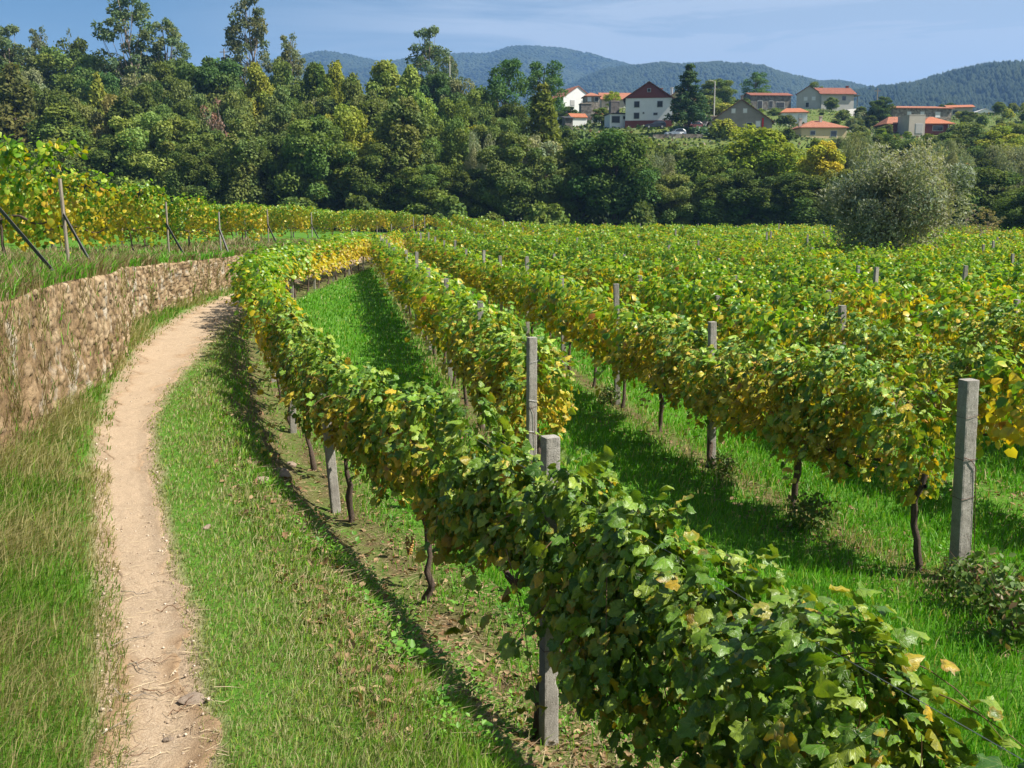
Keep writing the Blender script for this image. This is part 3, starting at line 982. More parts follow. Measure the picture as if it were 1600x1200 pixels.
# straw and grit on the path
px_, py_, pr2 = polar_points(7000, 3.0, 34, R(-30), R(-4), 1.2)
kk = in_path(px_, py_, 1.12)
px_, py_, pr2 = px_[kk], py_[kk], pr2[kk]
icos = np.array([[1, 0, 0], [-1, 0, 0], [0, 1, 0], [0, -1, 0], [0, 0, 1], [0, 0, -1]], float)
icof = np.array([[0, 2, 4], [2, 1, 4], [1, 3, 4], [3, 0, 4], [2, 0, 5], [1, 2, 5], [3, 1, 5], [0, 3, 5]])
relp = np.abs(px_ - (XPL(py_) + XPR(py_)) / 2) / np.maximum((XPR(py_) - XPL(py_)) / 2, 0.1)
sz = (0.003 + 0.009 * rng.random(len(px_)) ** 4) * (0.7 + 0.5 * relp) * (1 + 0.04 * pr2)
P = np.stack([px_, py_, terrain(px_, py_) + 0.012 + 0.2 * sz], 1)
V_, F_ = scatter(icos * np.array([1, 1, 0.7]), icof, P, rng.standard_normal((len(P), 3)) * 0.5 + np.array([0, 0, 1.0]), rng.standard_normal((len(P), 3)), sz)
cc = mixcol(np.array([0.26, 0.19, 0.13]), np.array([0.55, 0.46, 0.36]), rng.random(len(P)))
M['pebble'] = mat_attr("pebble", 0.95, 0.2, 60, 0.3, 0)
tag(link("path_gravel", tri_mesh("path_gravel", V_, F_, M['pebble'], col=np.repeat(cc, 6, 0))), "small loose gravel scattered over the dirt path", "gravel", kind="stuff")
n = 3200
sx, sy, _ = polar_points(n, 3.0, 14, R(-28), R(-6), 1.5)
kk = in_path(sx, sy, 1.25)
kk &= rng.random(n) < np.clip(1.4 - sy / 9, 0.1, 1)
sx, sy = sx[kk], sy[kk]; n = len(sx)
a_ = rng.normal(0.2, 0.7, n)
P0 = np.stack([sx, sy, terrain(sx, sy) + 0.022], 1)
dv = np.stack([np.cos(a_), np.sin(a_), 0.06 * rng.random(n)], 1) * (0.03 + 0.13 * rng.random(n) ** 2)[:, None]
sd = np.stack([-np.sin(a_), np.cos(a_), 0.4 + 0 * a_], 1) * 0.0018
bend = np.stack([-np.sin(a_), np.cos(a_), 0 * a_], 1) * rng.normal(0, 0.02, n)[:, None]
mid_ = P0 + dv * 0.5 + bend
V_ = np.stack([P0 - sd, P0 + sd, mid_ + sd, mid_ - sd, P0 + dv], 1).reshape(-1, 3)
F_ = (np.array([[0, 1, 2], [0, 2, 3], [3, 2, 4]])[None] + (np.arange(n) * 5)[:, None, None]).reshape(-1, 3)
cc = mixcol(np.array([0.14, 0.09, 0.055]), np.array([0.5, 0.4, 0.26]), rng.random(n))
tag(link("path_straw", tri_mesh("path_straw", V_, F_, M['litter'], col=np.repeat(cc, 5, 0))), "dry straw and stem scraps trodden into the near end of the path", "straw", kind="stuff")

# ------------------------------------------------------------------ grapevines
half = [(-0.08, 0.00), (-0.28, -0.05), (-0.45, 0.08), (-0.54, 0.27), (-0.42, 0.41), (-0.49, 0.62), (-0.31, 0.70), (-0.19, 0.87)]
outl = [(0.0, 0.10)] + half + [(0.0, 1.02)] + [(-x, y) for x, y in half[::-1]]
o_ = np.array(outl)


def leaf_shape(cup, fold, seed):
    r_ = np.random.default_rng(seed)
    xy = o_ * (1 + 0.09 * r_.standard_normal(o_.shape))
    ring = []
    for f in (0.55, 1.0):
        q = np.array([0, 0.40]) + (xy - np.array([0, 0.40])) * f
        z = -cup * (q[:, 0] ** 2) * 1.6 - 0.5 * cup * (q[:, 1] - 0.3) ** 2 + fold * np.abs(q[:, 0]) + (0.060 * r_.standard_normal(len(q)) if f == 1.0 else 0.02 * r_.standard_normal(len(q)))
        ring.append(np.column_stack([q, z]))
    V = np.vstack([[[0, 0.40, 0.0]], ring[0], ring[1]])
    m = len(o_)
    F = []
    for i in range(m):
        j = (i + 1) % m
        F += [(0, 1 + j, 1 + i), (1 + i, 1 + j, 1 + m + j), (1 + i, 1 + m + j, 1 + m + i)]
    edge = np.concatenate([[0], np.full(m, 0.25), np.ones(m)])
    return V, np.array(F), edge


HD = [leaf_shape(c, f, s) for c, f, s in ((0.35, 0.05, 1), (0.7, -0.05, 2), (0.15, 0.30, 3), (-0.25, 0.1, 4), (0.9, 0.35, 5), (0.5, -0.25, 6))]
MDv = np.array([[0, 0.38, 0.05], [0, 0.05, 0], [-0.45, 0.1, -0.06], [-0.45, 0.6, -0.08], [0, 1, -0.12], [0.45, 0.6, -0.08], [0.45, 0.1, -0.06]])
MDf = np.array([[0, 2, 1], [0, 3, 2], [0, 4, 3], [0, 5, 4], [0, 6, 5], [0, 1, 6]])
MDe = np.array([0, .5, 1, 1, 1, 1, 1.0])
LDv = np.array([[0, 0, 0], [-0.5, 0.45, -0.08], [0, 1, -0.1], [0.5, 0.45, -0.08]])
LDf = np.array([[0, 3, 1], [1, 3, 2]])
LDe = np.array([0, 1, 1, 1.0])
G1, G2, G3 = np.array([0.045, 0.145, 0.008]), np.array([0.165, 0.325, 0.018]), np.array([0.34, 0.44, 0.045])
Y1, Y2, BR = np.array([0.52, 0.46, 0.035]), np.array([0.62, 0.40, 0.02]), np.array([0.34, 0.13, 0.03])


def leaf_colors(rg, n, py):
    t = rg.random(n)
    c = np.where((t < 0.5)[:, None], mixcol(G1, G2, t / 0.5), mixcol(G2, G3, (t - 0.5) / 0.5))
    isy = rg.random(n) < py
    cy = mixcol(Y1, Y2, rg.random(n))
    cy = mixcol(cy, BR, (rg.random(n) < 0.10) * (0.4 + 0.6 * rg.random(n)))
    semi = rg.random(n)
    cy = mixcol(c, cy, np.clip(0.35 + semi, 0, 1))
    c = np.where(isy[:, None], cy, c)
    edge = np.where(rg.random(n)[:, None] < (0.05 + 0.45 * py)[:, None], mixcol(Y1, BR, rg.random(n) * 0.7), c)
    return c * (0.8 + 0.4 * rg.random(n))[:, None], edge


LEAF_XY = {}


def vine_leaves(seed, L, n, size, detail, yellow, top=1.75, bot=0.80, thick=0.245, shoots=9, low=3, dark=1.0):
    rg = np.random.default_rng(seed)
    ns = int(n)
    x = (rg.random(ns) - 0.5) * (L + 0.35)
    ph = rg.random(4) * 10
    htop = top + 0.15 * np.sin(x * 3.1 + ph[0]) + 0.13 * np.sin(x * 7.3 + ph[1]) - 0.10 + 0.16 * rg.random(ns) ** 2
    hbot = bot + 0.14 * np.sin(x * 3.7 + ph[2]) + 0.10 * np.sin(x * 9.1 + ph[3])
    b = rg.random(ns) ** 0.85
    z = hbot + (htop - hbot) * b
    w = thick * (0.55 + 0.75 * np.sin(np.clip(b, 0, 1) * np.pi * 0.80 + 0.45)) * (1 + 0.30 * np.sin(x * 4.3 + z * 5 + ph[1]))
    s = np.where(rg.random(ns) < 0.5, -1.0, 1.0)
    q = 1.12 - 0.95 * rg.random(ns) ** 1.3
    y = s * w * q
    topn = smooth((b - 0.78) / 0.2)
    N = np.stack([0.6 * rg.standard_normal(ns), s * (1.0 - 0.6 * topn) + 0.5 * rg.standard_normal(ns), 0.40 + 0.8 * topn + 0.5 * rg.standard_normal(ns)], 1)
    D = np.stack([0.5 * rg.standard_normal(ns), s * (0.25 + 0.9 * topn) + 0.3 * rg.standard_normal(ns), -1.0 + 0.6 * topn], 1)
    P = np.stack([x, y, z], 1)
    Ps, Ns, Ds, canes = [P], [N], [D], []
    nsh = shoots + low
    for i in range(nsh):
        x0 = (rg.random() - 0.5) * L
        sd = 1 if rg.random() < 0.5 else -1
        if i < shoots:
            p0 = np.array([x0, sd * 0.12, top - 0.25]); v = np.array([0.5 * rg.standard_normal(), sd * (0.25 + 0.6 * rg.random()), 0.75 + 0.3 * rg.random()])
            ln = 0.35 + 0.45 * rg.random(); g_ = 1.6 + 1.2 * rg.random()
        else:
            p0 = np.array([x0, sd * 0.25, bot + 0.25]); v = np.array([0.6 * rg.standard_normal(), sd * (0.3 + 0.5 * rg.random()), -0.3])
            ln = 0.30 + 0.35 * rg.random(); g_ = 1.3
        tt_ = np.linspace(0, 1, 9)
        c_ = p0 + v * (tt_ * ln)[:, None] + np.array([0, 0, -1.0]) * (g_ * ln * 0.42 * tt_ ** 2)[:, None]
        canes.append(c_)
        m = int(ln / 0.034)
        ta = 0.1 + 0.9 * rg.random(m)
        pc_ = np.stack([np.interp(ta, tt_, c_[:, k]) for k in range(3)], 1) + 0.05 * rg.standard_normal((m, 3))
        Ps.append(pc_)
        Ns.append(np.stack([0.5 * rg.standard_normal(m), 0.6 * sd + 0.5 * rg.standard_normal(m), 0.8 + 0.3 * rg.standard_normal(m)], 1))
        Ds.append(np.stack([0.6 * rg.standard_normal(m), 0.5 * sd + 0.4 * rg.standard_normal(m), -0.7 + 0.3 * rg.standard_normal(m)], 1))
    P, N, D = np.vstack(Ps), np.vstack(Ns), np.vstack(Ds)
    nn = len(P)
    zz_ = (P[:, 2] - bot) / (top - bot)
    clump = 0.6 + 0.9 * (np.sin(P[:, 0] * 3 + ph[2]) * 0.5 + 0.5)
    py_ = np.clip(yellow * (2.1 - 1.9 * zz_) * clump, 0.02, 0.95)
    c, e = leaf_colors(rg, nn, py_)
    c, e = c * dark, e * dark  # shade on the near row's face is put into the leaf colour here
    sc = size * (0.45 + 0.85 * rg.random(nn) ** 1.3)
    out_ = []
    if detail == 'HD':
        which = rg.integers(0, len(HD), nn)
        lxy = []
        for k, (tv, tf, te) in enumerate(HD):
            m_ = which == k
            V, F = scatter(tv, tf, P[m_], N[m_], D[m_], sc[m_])
            C = c[m_][:, None] + (e[m_] - c[m_])[:, None] * te[None, :, None]
            out_.append((V, F, C.reshape(-1, 3)))
            lxy.append(np.tile(tv[:, :2], (int(m_.sum()), 1)))
        LEAF_XY[seed] = np.vstack(lxy)
    else:
        tv, tf, te = (MDv, MDf, MDe) if detail == 'MD' else (LDv, LDf, LDe)
        V, F = scatter(tv, tf, P, N, D, sc)
        C = c[:, None] + (e - c)[:, None] * te[None, :, None]
        out_.append((V, F, C.reshape(-1, 3)))
    return join(out_), canes


def vine_wood(seed, L, hd=True):
    """trunk and, apart from it, the two woody arms along the lowest wire with their upright canes"""
    rg = np.random.default_rng(seed)
    n = 9 if hd else 5
    t = np.linspace(0, 1, n)
    tr = np.stack([0.05 * np.sin(t * 5 + rg.random() * 6) + 0.02 * rg.standard_normal(n), 0.04 * np.sin(t * 4 + rg.random() * 6) + 0.015 * rg.standard_normal(n), -0.08 + 0.98 * t], 1)
    tr[0, :2] *= 0.3
    rad = (0.025 + 0.014 * (1 - t) ** 2) * (1 + 0.18 * rg.standard_normal(n))
    trunk = tube(tr, rad, 9 if hd else 5)
    arms, canes = [], []
    topp = tr[-1]
    for sd in (-1, 1):
        k = 9
        tt_ = np.linspace(0, 1, k)
        ar = topp + np.stack([sd * tt_ * L * 0.5, 0.04 * np.sin(tt_ * 6 + rg.random() * 6), -0.05 + 0.06 * np.sin(tt_ * 7 + rg.random() * 6) - 0.05 * tt_], 1)
        arms.append(tube(ar, np.linspace(0.027, 0.014, k) * (1 + 0.15 * rg.standard_normal(k)), 7))
        for i in range(4):
            p0 = ar[min(2 * i + 1, k - 1)]
            cv = p0 + np.stack([0.10 * rg.standard_normal() * tt_, (0.12 * rg.standard_normal()) * tt_, tt_ * (0.65 + 0.25 * rg.random())], 1) + 0.012 * rg.standard_normal((k, 3))
            canes.append(cv)
    return trunk, arms, canes


def assemble_wood(trs):
    V, F, n = [], [], 0
    for v, f in trs:
        V.append(v); F.append(f + n); n += len(v)
    return np.vstack(V), np.vstack(F)


def canes_tris(canes, r0=0.0038, n=5):
    return [tube(c, np.linspace(r0, r0 * 0.45, len(c)), n) for c in canes]


# --- variants
XYK = [np.array(h_[0][:, :2]) for h_ in HD]
def near_variant(seed, L, yellow, n=2100, size=0.085, **kw):
    (V, F, C), sh = vine_leaves(seed, L, n, size, 'HD', yellow, **kw)
    lx_ = LEAF_XY[seed]
    fol = tri_mesh("vine_foliage", V, F, M['vine_leaf_near'], col=C, smooth_sh=True, extra={'leaf_x': lx_[:, 0], 'leaf_y': lx_[:, 1]})
    tr, arms, canes = vine_wood(seed + 100, L)
    trunk = tri_mesh("vine_trunk", *tr, M['vine_bark'], smooth_sh=True)
    va, fa = assemble_wood(arms)
    arm = tri_mesh("vine_arm", va, fa, M['vine_bark'], smooth_sh=True)
    vc, fc = assemble_wood(canes_tris(canes + sh))
    cane = tri_mesh("vine_cane", vc, fc, M['cane'], smooth_sh=True)
    return fol, trunk, arm, cane


def mid_variant(seed, L, yellow, n=720, size=0.118, **kw):
    (V, F, C), sh = vine_leaves(seed, L, n, size, 'MD', yellow, **kw)
    fol = tri_mesh("vine_foliage", V, F, M['vine_leaf'], col=C)
    tr, arms, canes = vine_wood(seed + 100, L, False)
    va, fa = assemble_wood([tr] + arms)
    return fol, tri_mesh("vine_trunk", va, fa, M['vine_bark'], smooth_sh=True)


NEAR_R1 = [near_variant(1000 + i, 2.5, y_, 3800, 0.078, bot=0.92, thick=0.185, dark=0.76, top=1.62) for i, y_ in enumerate((0.06, 0.12, 0.08, 0.10))]  # dark paints the shaded flank of this row into its leaves
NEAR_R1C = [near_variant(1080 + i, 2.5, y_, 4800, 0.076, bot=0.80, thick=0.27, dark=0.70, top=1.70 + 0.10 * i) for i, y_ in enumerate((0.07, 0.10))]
NEAR_R1B = [near_variant(1050 + i, 2.5, y_, 2300, 0.080, bot=0.82, thick=0.135, top=1.62, dark=0.9, shoots=4) for i, y_ in enumerate((0.26, 0.34, 0.22))]
NEAR = [near_variant(2000 + i, 2.1, y_) for i, y_ in enumerate((0.42, 0.58, 0.48, 0.36))]
MID = {'green': [mid_variant(3000 + i, 2.2, 0.20, n=1050) for i in range(4)],
       'mixed': [mid_variant(3100 + i, 2.2, 0.44, n=1050) for i in range(4)],
       'yellow': [mid_variant(3200 + i, 2.2, 0.75, n=1000) for i in range(3)]}
TER = {'green': [mid_variant(3300 + i, 2.2, 0.28, n=900, top=2.15, bot=0.60, thick=0.22, shoots=14) for i in range(3)],
       'mixed': [mid_variant(3400 + i, 2.2, 0.48, n=900, top=2.15, bot=0.60, thick=0.22, shoots=14) for i in range(3)]}

ORD = "first second third fourth fifth sixth seventh eighth ninth tenth eleventh twelfth thirteenth fourteenth fifteenth sixteenth seventeenth eighteenth nineteenth twentieth".split()


def ordw(i):
    if i < len(ORD): return ORD[i]
    t = "twenty thirty forty fifty sixty".split()
    a, b = divmod(i + 1, 10)
    if b == 0: return {3: "thirtieth", 4: "fortieth", 5: "fiftieth", 6: "sixtieth"}.get(a, "sixtieth")
    return t[a - 2] + "-" + ORD[b - 1]


# --- positions: (row, index in row, x, y, heading angle, length)
def walk(fx, y0, y1, step, first=0.0):
    yy = np.arange(y0, y1, 0.02)
    xx = fx(yy)
    s = np.concatenate([[0], np.cumsum(np.hypot(np.diff(xx), np.diff(yy)))])
    o = []
    for sv in np.arange(first, s[-1], step):
        y = np.interp(sv, s, yy); x = float(fx(np.array([y]))[0])
        dx = float(fx(np.array([y + 0.1]))[0]) - float(fx(np.array([y - 0.1]))[0])
        o.append((x, y, math.atan2(0.2, dx)))
    return o


FIELD_END = 113.0
ROWS = {}
ROWS[1] = walk(lambda y: XR1(y), float(A0[1]) - 5.0 * 0.94, 78, 2.5, 0.12)
ROWS[2] = walk(lambda y: x_row(2, y), 11.0, 60, 2.05, 0.25)
for k in range(3, 33):
    yend = FIELD_END
    yy = np.arange(20, FIELD_END, 0.5)
    bad = x_row(k, yy) < -7.0
    if bad.any(): yend = float(yy[bad][0])
    y0 = 8.95 if k == 3 else 8.6
    ROWS[k] = walk(lambda y, k=k: x_row(k, y), y0, yend, 2.05, 0.18 + (0.0 if k == 3 else 0.25 * (k % 4)))

TDIR = unit(np.array([[-0.97, 0.22]]))[0]
T_ENDS = [(at_z(-35, 420, 2.5)[0] - 0.2, 15.0)]
T_ENDS = []
for u, v, zg in ((-30, 425, 2.55), (108, 406, 2.38), (186, 400, 2.2), (264, 390, 1.98), (345, 385, 1.85), (420, 378, 1.72), (488, 372, 1.62), (550, 368, 1.55), (612, 363, 1.45)):
    p = at_z(u, v, zg)
    T_ENDS.append((p[0], p[1]))
yl = T_ENDS[-1][1]
for i in range(4):
    yl += 8.0
    T_ENDS.append((-13.0, yl))
T_ENDS += [(-9.5, 100.0), (-9.0, 107.0), (-6.0, 115.0), (-2.5, 119.5)]

cand = []
OLIVE_XY = at_y(1400, 396, 49)[:2]
for k, L_ in ROWS.items():
    for i, (x, y, a) in enumerate(L_):
        if math.hypot(x - OLIVE_XY[0], y - OLIVE_XY[1]) < 2.6: continue
        cand.append(('field', k, i, x, y, a))
for k, (x, y) in enumerate(T_ENDS):
    for i in range(9):
        s = 0.35 + 1.1 + 2.05 * i
        cand.append(('terrace', k + 1, i, x + TDIR[0] * s, y + TDIR[1] * s, math.atan2(TDIR[1], TDIR[0])))
cz = [float(terrain(c[3], c[4])) for c in cand]
pr = project(np.array([[c[3], c[4], z + 1.3] for c, z in zip(cand, cz)]))
info = []
for c, z, q in zip(cand, cz, pr):
    vis = q[2] > 0.5 and -60 < q[0] < 1660 and q[1] < 1500
    mar = q[2] > 0.5 and -900 < q[0] < 2500
    d = math.hypot(c[3], c[4])
    if c[0] == 'field' and c[1] == 1 and d < 12: vis = True
    info.append((vis, mar or d < 20, d))
order_f = sorted([i for i, c in enumerate(cand) if c[0] == 'field' and info[i][0]], key=lambda i: info[i][2])
order_t = sorted([i for i, c in enumerate(cand) if c[0] == 'terrace' and info[i][0]], key=lambda i: info[i][2])
single = set(order_f[:225]) | set(order_t[:70])

FARP = []
vr = np.random.default_rng(17)
ROWNAME = {1: "the row by the path", 2: "the second row from the path", 3: "the third row from the path"}
for i, c in enumerate(cand):
    kind, row, idx, x, y, a = c
    vis, mar, d = info[i]
    if i not in single:
        if vis or (mar and kind == 'field' and y < 118) or (mar and kind == 'terrace'): FARP.append((c, cz[i]))
        continue
    z = cz[i]
    flip = math.pi if vr.random() < 0.5 else 0.0
    ns = vr.random()
    if kind == 'field':
        yfield = fbm(x * 0.09, y * 0.07, 201, 3)
        if row == 1 and y > 42: pal = 'yellow'
        elif row == 1: pal = 'mixed' if y < 22 else 'green'
        elif row == 2: pal = 'mixed'
        elif row == 4 and idx < 2: pal = 'yellow'
        elif row == 3: pal = 'mixed' if y > 16 else 'yellowish'
        else: pal = 'yellow' if (yfield > 0.56 and ns < 0.45) else ('mixed' if (yfield > 0.44 and ns < 0.8) else 'green')
    else:
        pal = 'mixed' if ns < 0.65 else 'green'
    look = {'green': "deep green", 'mixed': "partly yellowed", 'yellow': "golden yellow", 'yellowish': "yellow-skirted green"}[pal]
    if kind == 'field':
        rn = ROWNAME.get(row, f"the {ordw(row - 1)} row from the path")
        lab = f"{look} grapevine, {ordw(idx)} from the near end of {rn}"
        grp = "grapevines in rows on the lower field"
    else:
        lab = f"tall {look} grapevine, {ordw(idx)} from the wall in the {ordw(row - 1)} terrace row"
        grp = "grapevines on the terrace above the wall"
    first_one = kind == 'field' and row in (2, 3) and idx == 0
    if first_one: flip = 0.0
    root = link("grapevine", None, None, (x, y, z), a + flip)
    root.empty_display_size = 0.2
    sc = 0.93 + 0.14 * vr.random()
    if kind == 'field' and d < 17:
        V4 = NEAR_R1[vr.integers(4)] if row == 1 else NEAR[vr.integers(4)]
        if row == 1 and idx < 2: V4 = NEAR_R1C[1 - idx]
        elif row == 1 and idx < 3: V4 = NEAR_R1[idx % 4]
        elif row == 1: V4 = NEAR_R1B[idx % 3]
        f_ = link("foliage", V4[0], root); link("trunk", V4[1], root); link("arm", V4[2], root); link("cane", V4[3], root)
    else:
        src = (TER if kind == 'terrace' else MID)['mixed' if pal == 'yellowish' else pal]
        V2 = src[vr.integers(len(src))]
        f_ = link("foliage", V2[0], root); link("trunk", V2[1], root)
    if first_one:
        for ch in root.children:
            if ch.name.split('.')[0] != 'trunk': ch.location.x = 1.0
            if ch.name.split('.')[0] == 'foliage': ch.scale.x = 0.9
    if row == 1 and kind == 'field': root.scale = (1.12 if d >= 17 else 1.0, 1.0 if d < 17 else (0.8 if y < 26 else 1.4), (1.0 if d < 27 else 1.10) + 0.08 * vr.random())
    if row == 1 and kind == 'field' and idx < 2: root.scale = (1.04, 1.0, 1.0)
    elif row == 1 and kind == 'field': pass
    else: root.scale = (1.0, 0.9 + 0.25 * vr.random(), (0.93 + 0.13 * vr.random()) if kind == 'field' else (1.08 if row <= 2 else (1.02 if row <= 4 else 0.88)) + 0.22 * vr.random())
    tag(root, lab, "grapevine", grp)

# the farther vines, past the count that is built one by one: a single mass
parts = []
protos = {}
for pal, y_ in (('green', 0.26), ('mixed', 0.42), ('yellow', 0.75)):
    protos['LD' + pal] = [vine_leaves(5000 + i, 2.2, 480, 0.17, 'LD', y_, shoots=4, low=1)[0] for i in range(3)]
    protos['MD' + pal] = [vine_leaves(5100 + i, 2.2, 700, 0.125, 'MD', y_, shoots=5, low=2)[0] for i in range(3)]
for c, z in FARP:
    kind, row, idx, x, y, a = c
    ns = vr.random()
    yf = fbm(x * 0.09, y * 0.07, 201, 3)
    pal = 'yellow' if ((row == 1 and y > 42) or (yf > 0.58 and ns < 0.5) or ns < 0.04) else ('mixed' if (yf > 0.44 and ns < 0.85) or kind == 'terrace' else 'green')
    d = math.hypot(x, y)
    V, F, C = protos[('MD' if d < 45 else 'LD') + pal][vr.integers(3)]
    if vr.random() < 0.5: a += math.pi
    ca, sa = math.cos(a), math.sin(a)
    hs = 0.84 + 0.3 * vr.random()
    Vt = np.stack([x + V[:, 0] * ca - V[:, 1] * sa, y + V[:, 0] * sa + V[:, 1] * ca, z + V[:, 2] * hs], 1)
    parts.append((Vt, F, C * (0.9 + 0.2 * vr.random())))
if parts:
    V, F, C = join(parts)
    fo = link("distant_grapevines", tri_mesh("distant_grapevines", V, F, M['vine_leaf'], col=C))
    tag(fo, "mass of green and yellow vine rows at the far end of the field", "grapevines", kind="stuff")

# ------------------------------------------------------------------ concrete posts
def post_mesh(seed, H=1.9, w=0.10, chip=None, hd=True):
    rg = np.random.default_rng(seed)
    nzv = 80 if hd else 8
    m = 7 if hd else 1
    zs = np.linspace(-0.3, H, nzv)
    side = np.linspace(-1, 1, m + 1)[:-1]
    ring = np.concatenate([np.stack([side, -np.ones(m)], 1), np.stack([np.ones(m), side], 1), np.stack([-side, np.ones(m)], 1), np.stack([-np.ones(m), -side], 1)])
    rr = np.maximum(np.abs(ring).max(1), 0)
    corner = np.abs(ring).min(1) > 0.99
    ring = ring * np.where(corner, 0.94, 1.0)[:, None]
    n = len(ring)
    wz = w / 2 * (1 - 0.06 * (zs / H))
    P = np.concatenate([ring[None] * wz[:, None, None], np.broadcast_to(zs[:, None, None], (nzv, n, 1))], 2)
    if hd:
        P[..., :2] *= (1 + 0.05 * (rg.random((nzv, n, 1)) - 0.5))
        if chip is not None:
            zc, ax, sg = chip
            a = np.exp(-((P[..., 2] - zc) / 0.035) ** 2) * smooth((sg * P[..., ax] / (w / 2) - 0.3) / 0.7) * smooth((-P[..., 1] / (w / 2) + 0.2) / 0.8)
            P[..., ax] -= sg * a * 0.03
    V = P.reshape(-1, 3)
    F = []
    for i in range(nzv - 1):
        for j in range(n):
            F.append((i * n + j, i * n + (j + 1) % n, (i + 1) * n + (j + 1) % n, (i + 1) * n + j))
    V = np.vstack([V, [[0, 0, H + 0.004]]])
    T3 = [((nzv - 1) * n + j, (nzv - 1) * n + (j + 1) % n, len(V) - 1) for j in range(n)]
    me = bpy.data.meshes.new("post")
    me.from_pydata([tuple(map(float, v)) for v in V], [], F + T3)
    me.materials.append(M['concrete'])
    me.update()
    return me


def add_post(x, y, H=1.9, lab="", rz=0.0, hd=True, seed=0, chip=None, tilt=(0, 0), grp="concrete vine posts", mesh=None, w=0.10):
    me = mesh or post_mesh(seed, H, w, chip, hd)
    o = link("concrete_post", me, None, (x, y, float(terrain(x, y))), rz)
    o.rotation_euler = (tilt[0], tilt[1], rz)
    tag(o, lab, "post", grp)
    return o


pA = at_z(857, 1163)
poA = add_post(pA[0], pA[1], 1.96, "near concrete post with a chipped right edge rising out of the row by the path", R(22), seed=1, chip=(0.42, 0, 1))
pB = at_z(1498, 905)
poB = add_post(pB[0], pB[1], 1.84, "tall pitted concrete post bound with rusty wire at the end of the third row", R(15), seed=2, w=0.135, tilt=(0, R(-1.6)))
pC = (float(x_row(2, 10.9)), 10.9)
pCz = at_y(831, 527, 10.9)[2]
pC = (float(at_y(831, 527, 10.9)[0]), 10.9)
poC = add_post(pC[0], pC[1], pCz - float(terrain(pC[0], pC[1])), "slim grey concrete post tied with wire, standing just behind the near row", R(20), seed=3)
pD = at_z(525, 800)
poD = add_post(pD[0], pD[1], 1.35, "leaning pale concrete post on the left flank of the near row", R(25), seed=4, tilt=(0, R(-4)))


def wire_ring(post, z, w=0.108, r=0.0028, sag=0.0, mat='wire', seed=0):
    rg = np.random.default_rng(seed)
    h = w / 2
    pts = [(-h, -h), (0, -h - 0.002), (h, -h), (h, h), (-h, h), (-h, -h)]
    P = np.array([(a, b, z + sag * (a / h) + 0.004 * rg.standard_normal()) for a, b in pts])
    q = Poly(); q.tube(P, r, 5)
    return q.build("wire_tie", M[mat], post)


for k, (z, sg) in enumerate(((1.52, 0.01), (1.13, 0.0), (0.78, 0.012))):
    wire_ring(poB, z, 0.142, 0.0026 if k else 0.0018, sg, seed=k)
q = Poly()
q.tube(np.array([(-0.072, -0.075, 1.16), (0.0, -0.078, 1.13), (0.035, -0.08, 1.09), (0.06, -0.076, 1.04), (0.07, -0.076, 0.7), (0.08, -0.08, 0.35), (0.10, -0.085, 0.02)]), 0.0036, 5)
tw = np.linspace(0, 1, 40)
q.tube(np.stack([0.055 + 0.006 * np.cos(tw * 40), -0.079 + 0.006 * np.sin(tw * 40), 1.07 - 0.12 * tw], 1), 0.002, 4)
q.build("hanging_wire", M['wire'], poB)
for k, z in enumerate((1.72, 1.30, 1.22, 0.95)):
    wire_ring(poC, z, 0.106, 0.0018, 0.012 * (-1) ** k, 'wire' if k == 2 else 'wire_grey', seed=9 + k)
q = Poly()
q.tube(np.array([(-0.03, -0.055, 1.24), (0.005, -0.06, 1.16), (0.012, -0.06, 1.0), (0.03, -0.058, 0.6), (0.035, -0.058, 0.3)]), 0.0026, 5)
q.build("hanging_wire", M['wire'], poC)
wire_ring(poA, 1.30, 0.106, 0.0022, 0.01, seed=20)
wire_ring(poA, 0.62, 0.106, 0.0022, -0.01, seed=21)

POST_M = [post_mesh(50 + i, 1.86 + 0.05 * i, 0.095, None, True) for i in range(4)]
POST_L = [post_mesh(60 + i, 1.88 + 0.06 * i, 0.095, None, False) for i in range(4)]
n_posts = 0
pr_ = np.random.default_rng(23)
done = [pA[:2], pB[:2], np.array(pC), pD[:2]]


def row_posts(fx, y0, y1, step, first, rn, row):
    global n_posts
    for i, (x, y, a) in enumerate(walk(fx, y0, y1, step, first)):
        if min(math.hypot(x - q_[0], y - q_[1]) for q_ in done) < 1.6: continue
        if math.hypot(x - OLIVE_XY[0], y - OLIVE_XY[1]) < 2.6: continue
        u_, v_, dz = project(np.array([[x, y, float(terrain(x, y)) + 1.8]]))[0]
        if not (-20 < u_ < 1620 and dz > 1): continue
        if n_posts > 150: return
        d = math.hypot(x, y)
        if row > 3 and pr_.random() < 0.45: continue
        hh = 1.0
        o = add_post(x, y, lab=f"weathered concrete post, {ordw(i)} from the near end of {rn}", rz=a + 0.1 * pr_.standard_normal(), mesh=(POST_M if d < 22 else POST_L)[pr_.integers(4)], tilt=(R(1.2) * pr_.standard_normal(), R(1.5) * pr_.standard_normal()))
        o.scale = (1, 1, 0.86 if row == 1 else ((1.0 + 0.08 * pr_.random()) if (row < 4 or pr_.random() < 0.3) else 0.9))
        n_posts += 1


row_posts(lambda y: XR1(y), float(A0[1]), 78, 4.9, 0.0, ROWNAME[1], 1)
row_posts(lambda y: x_row(2, y), 10.9, 60, 4.6, 4.6, ROWNAME[2], 2)
for k in range(3, 27):
    ends = ROWS[k][-1][1]
    row_posts(lambda y, k=k: x_row(k, y), 8.95, ends + 1, 4.35 if k == 3 else 5.2, 0.0 if k < 4 else 0.9 * (k % 3), ROWNAME.get(k, f"the {ordw(k - 1)} row from the path"), k)

